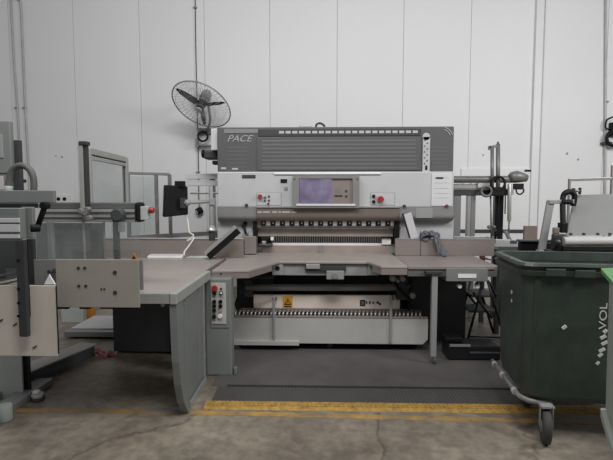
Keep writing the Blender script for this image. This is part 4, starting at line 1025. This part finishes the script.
# lower column, base
pb(-20, 350, 22, 403, 3.46, .02).build('column_plate', 'palegreen', jg)
pb(22.5, 340, 29.5, 400.5, 3.50, .02).build('column', 'blackmetal', jg)
ba0 = gnd(-14, 437); ba1 = gnd(30, 402)
MB().box(ba1.x-.16, ba1.x-.02, 2.85, ba1.y+.35, 0, .05).build('base_rail', 'grey', jg)
MB().box(X(-20, 3.6), X(57, 3.2, 300)-.0, 3.62, 3.68, .05, 1.25).build('rear_plate', 'dark', jg) if False else None
p = gnd(5, 420); MB().cyl((p.x, p.y, 0.0), (p.x, p.y, .11), .05).build('levelling_foot', 'palegreen', jg, .006)
MB().box(-2.62, -2.50, 3.0, 3.9, 0, .05).build('base_rail', 'grey', jg)
MB().box(-2.60, -2.53, 3.55, 3.62, .05, 1.5).build('column', 'dark', jg)
for px, z0 in ((60, 0), (136, 0)): pass
MB().box(-2.6, -1.3, 3.45, 3.49, .98, 1.03).build('rear_beam', 'darker', jg) if False else None
t = thing('levelling_pad', 'small white levelling pad on the floor beside black column', 'foot', gnd(38, 401))
p = gnd(38, 400); MB().cyl((p.x, p.y, 0), (p.x, p.y, .025), .05).build('pad_base', 'tyre', t, .004); MB().cyl((p.x, p.y, .024), (p.x, p.y, .055), .045).build('pad_body', 'offwhite', t, .008); MB().cyl((p.x-.01, p.y, .055), (p.x-.01, p.y, .075), .028).build('pad_top', 'whitep', t, .004)

# electrical cabinet
ec = thing('electrical_cabinet', 'pale green electrical cabinet on a stand at the left edge', 'cabinet', (X(-10, 3.75), 3.8, 0))
pb(-40, 121, 10.5, 173.5, 3.95, .05).build('cabinet_body', 'greygreen', ec, .008)
pb(-40, 134, 2.6, 158, 3.942, .01).build('cabinet_window', 'grey', ec)
pb(-40, 173.6, 10.5, 190, 3.96, .04).build('cabinet_base', 'greygreen', ec)
pb(12.2, 140, 19.6, 191, 4.0, .05).build('cable_trunk', 'dark', ec)
pb(-1, 176, 3, 190, 3.945, .014).build('inner_cover', 'offwhite', ec)
MB().box(X(-35, 4.0), X(19, 4.0), 3.96, 4.04, 0, Z(190, 4.0)).build('stand', 'darker', ec)
# wall marks: cable outlet at left
ol = thing('wall_outlet', 'small white wall outlet behind the grey hose loop', 'outlet', at(26, 182, WY))
pb(22, 176, 30, 190, WY-.03, .03).build('outlet_plate', 'whitep', ol); p = at(25, 181, WY-.03); MB().cyl(p+Vector((0, -.02, 0)), p, .03).build('outlet_socket', 'dark', ol, 0)

# clear door and second guard frame behind the lift
A, B_ = at(89, 148.3, 3.45), at(125, 157.2, 4.22)
ztop = (A.z+B_.z)/2; zbot = 1.42
A.z = B_.z = 0
def up(p, z): return Vector((p.x, p.y, z))
sg = MB().bar(up(A, zbot), up(A, ztop), .03, .03).build('guard_door', 'offgrey', jg)
MB().bar(up(B_, zbot), up(B_, ztop), .045, .045).build('door_stile', 'offgrey', sg)
for z_, h_ in ((ztop-.02, .05), (ztop-.07, .03), (zbot, .05)): MB().bar(up(A, z_), up(B_, z_), .03, h_).build('door_rail', 'offgrey', sg)
MB().bar(up(A, ztop-.047), up(B_, ztop-.047), .034, .010).build('door_groove', 'dark', sg)
MB().bar(up(A.lerp(B_, .955), ztop-.09), up(A.lerp(B_, .955), zbot), .012, .012).build('door_seal', 'dark', sg)
MB().bar(up(A.lerp(B_, .02), (ztop-.08+zbot)/2), up(A.lerp(B_, .98), (ztop-.08+zbot)/2), .006, ztop-zbot-.1).build('clear_pane', 'acrylic', sg, 0)
sg2 = thing('safety_fence', 'aluminium safety fence with clear pane left of the monitor', 'fence', (X(143, 5.0), 5.0, 0))
A, B_ = at(127.5, 172.4, 4.93), at(169.5, 175, 5.20); mid = at(157, 174, 5.0)
ztop = (A.z+B_.z)/2; A.z = B_.z = 0; Cc = Vector((X(218, 5.6), 5.6, 0))
for p in (A, A.lerp(B_, .67), B_): MB().bar(up(p, 0), up(p, ztop), .035, .035).build('frame_post', 'gsteel', sg2)
MB().bar(up(A, ztop), up(B_, ztop), .03, .03).build('frame_rail', 'gsteel', sg2)
zlow = Z(237, 5.0, 150)
MB().bar(up(A, zlow), up(B_, zlow), .03, .05).build('frame_rail', 'gsteel', sg2)
MB().bar(up(B_, zlow), up(Cc, zlow+.0), .03, .05).build('frame_rail', 'gsteel', sg2)
MB().bar(up(Cc, 0), up(Cc, zlow+.03), .035, .035).build('frame_post', 'gsteel', sg2)
MB().bar(up(A.lerp(B_, .03), (ztop+zlow)/2), up(A.lerp(B_, .65), (ztop+zlow)/2), .006, ztop-zlow-.06).build('clear_pane', 'acrylic', sg2, 0)

# floor channel and low platform seen under the left guard
fb = MB()
a = gnd(30, 386); c = gnd(97, 356)
dv = (c-a).normalized(); sd = Vector((-dv.y, dv.x, 0))
A_ = a+sd*.09; C_ = c+sd*.09
fbt = thing('floor_channel', 'long grey steel channel lying on the floor at left', 'channel', a.lerp(c, .5))
MB().bar(A_+Vector((0, 0, .118)), C_+Vector((0, 0, .118)), .2, .014).build('top_flange', 'offwhite', fbt)
MB().bar(A_-sd*.06+Vector((0, 0, .056)), C_-sd*.06+Vector((0, 0, .056)), .012, .112).build('web', 'channel', fbt)
MB().bar(A_+sd*.06+Vector((0, 0, .056)), C_+sd*.06+Vector((0, 0, .056)), .012, .112).build('web', 'channel', fbt)
tag(MB().tube(smooth_path([gnd(96, 351, .05), gnd(100, 353, .04), gnd(104, 355, .025), gnd(109, 353.5, .025), gnd(113, 354, .02)], 5), [.025+.01*math.sin(i*1.3) for i in range(21)], 9).build('strap', 'pink', bevel=0), 'crumpled pink strap on the floor by the channel end', 'strap')
lpf = thing('lift_platform', 'low grey lift platform behind the guard panel', 'platform', (X(90, 5.2), 5.2, 0))
y1_ = 4.95
MB().box(X(60, y1_), X(119, y1_), y1_, 5.6, Z(337, y1_, 90), Z(332, y1_, 90)+.0).build('platform_deck', 'grey', lpf)
MB().box(X(62, y1_), X(119, y1_), y1_+.1, 5.6, Z(332, y1_, 90), Z(331, y1_, 90)+.003).build('deck_sheet', 'label', lpf)
MB().box(X(64, y1_), X(119, y1_), y1_+.08, 5.5, 0.0, Z(337, y1_, 90)).build('platform_base', 'dark', lpf)
MB().box(X(58, 5.62), X(80.5, 5.62), 5.62, 5.7, 0, .95).build('side_panel', 'palegreen', lpf)
po = tag(MB().box(X(82, 5.8), X(90, 5.8), 5.8, 5.88, 0, .9).build('guard_post', 'orange', bevel=.01), 'orange floor post seen below the guard panel', 'post')
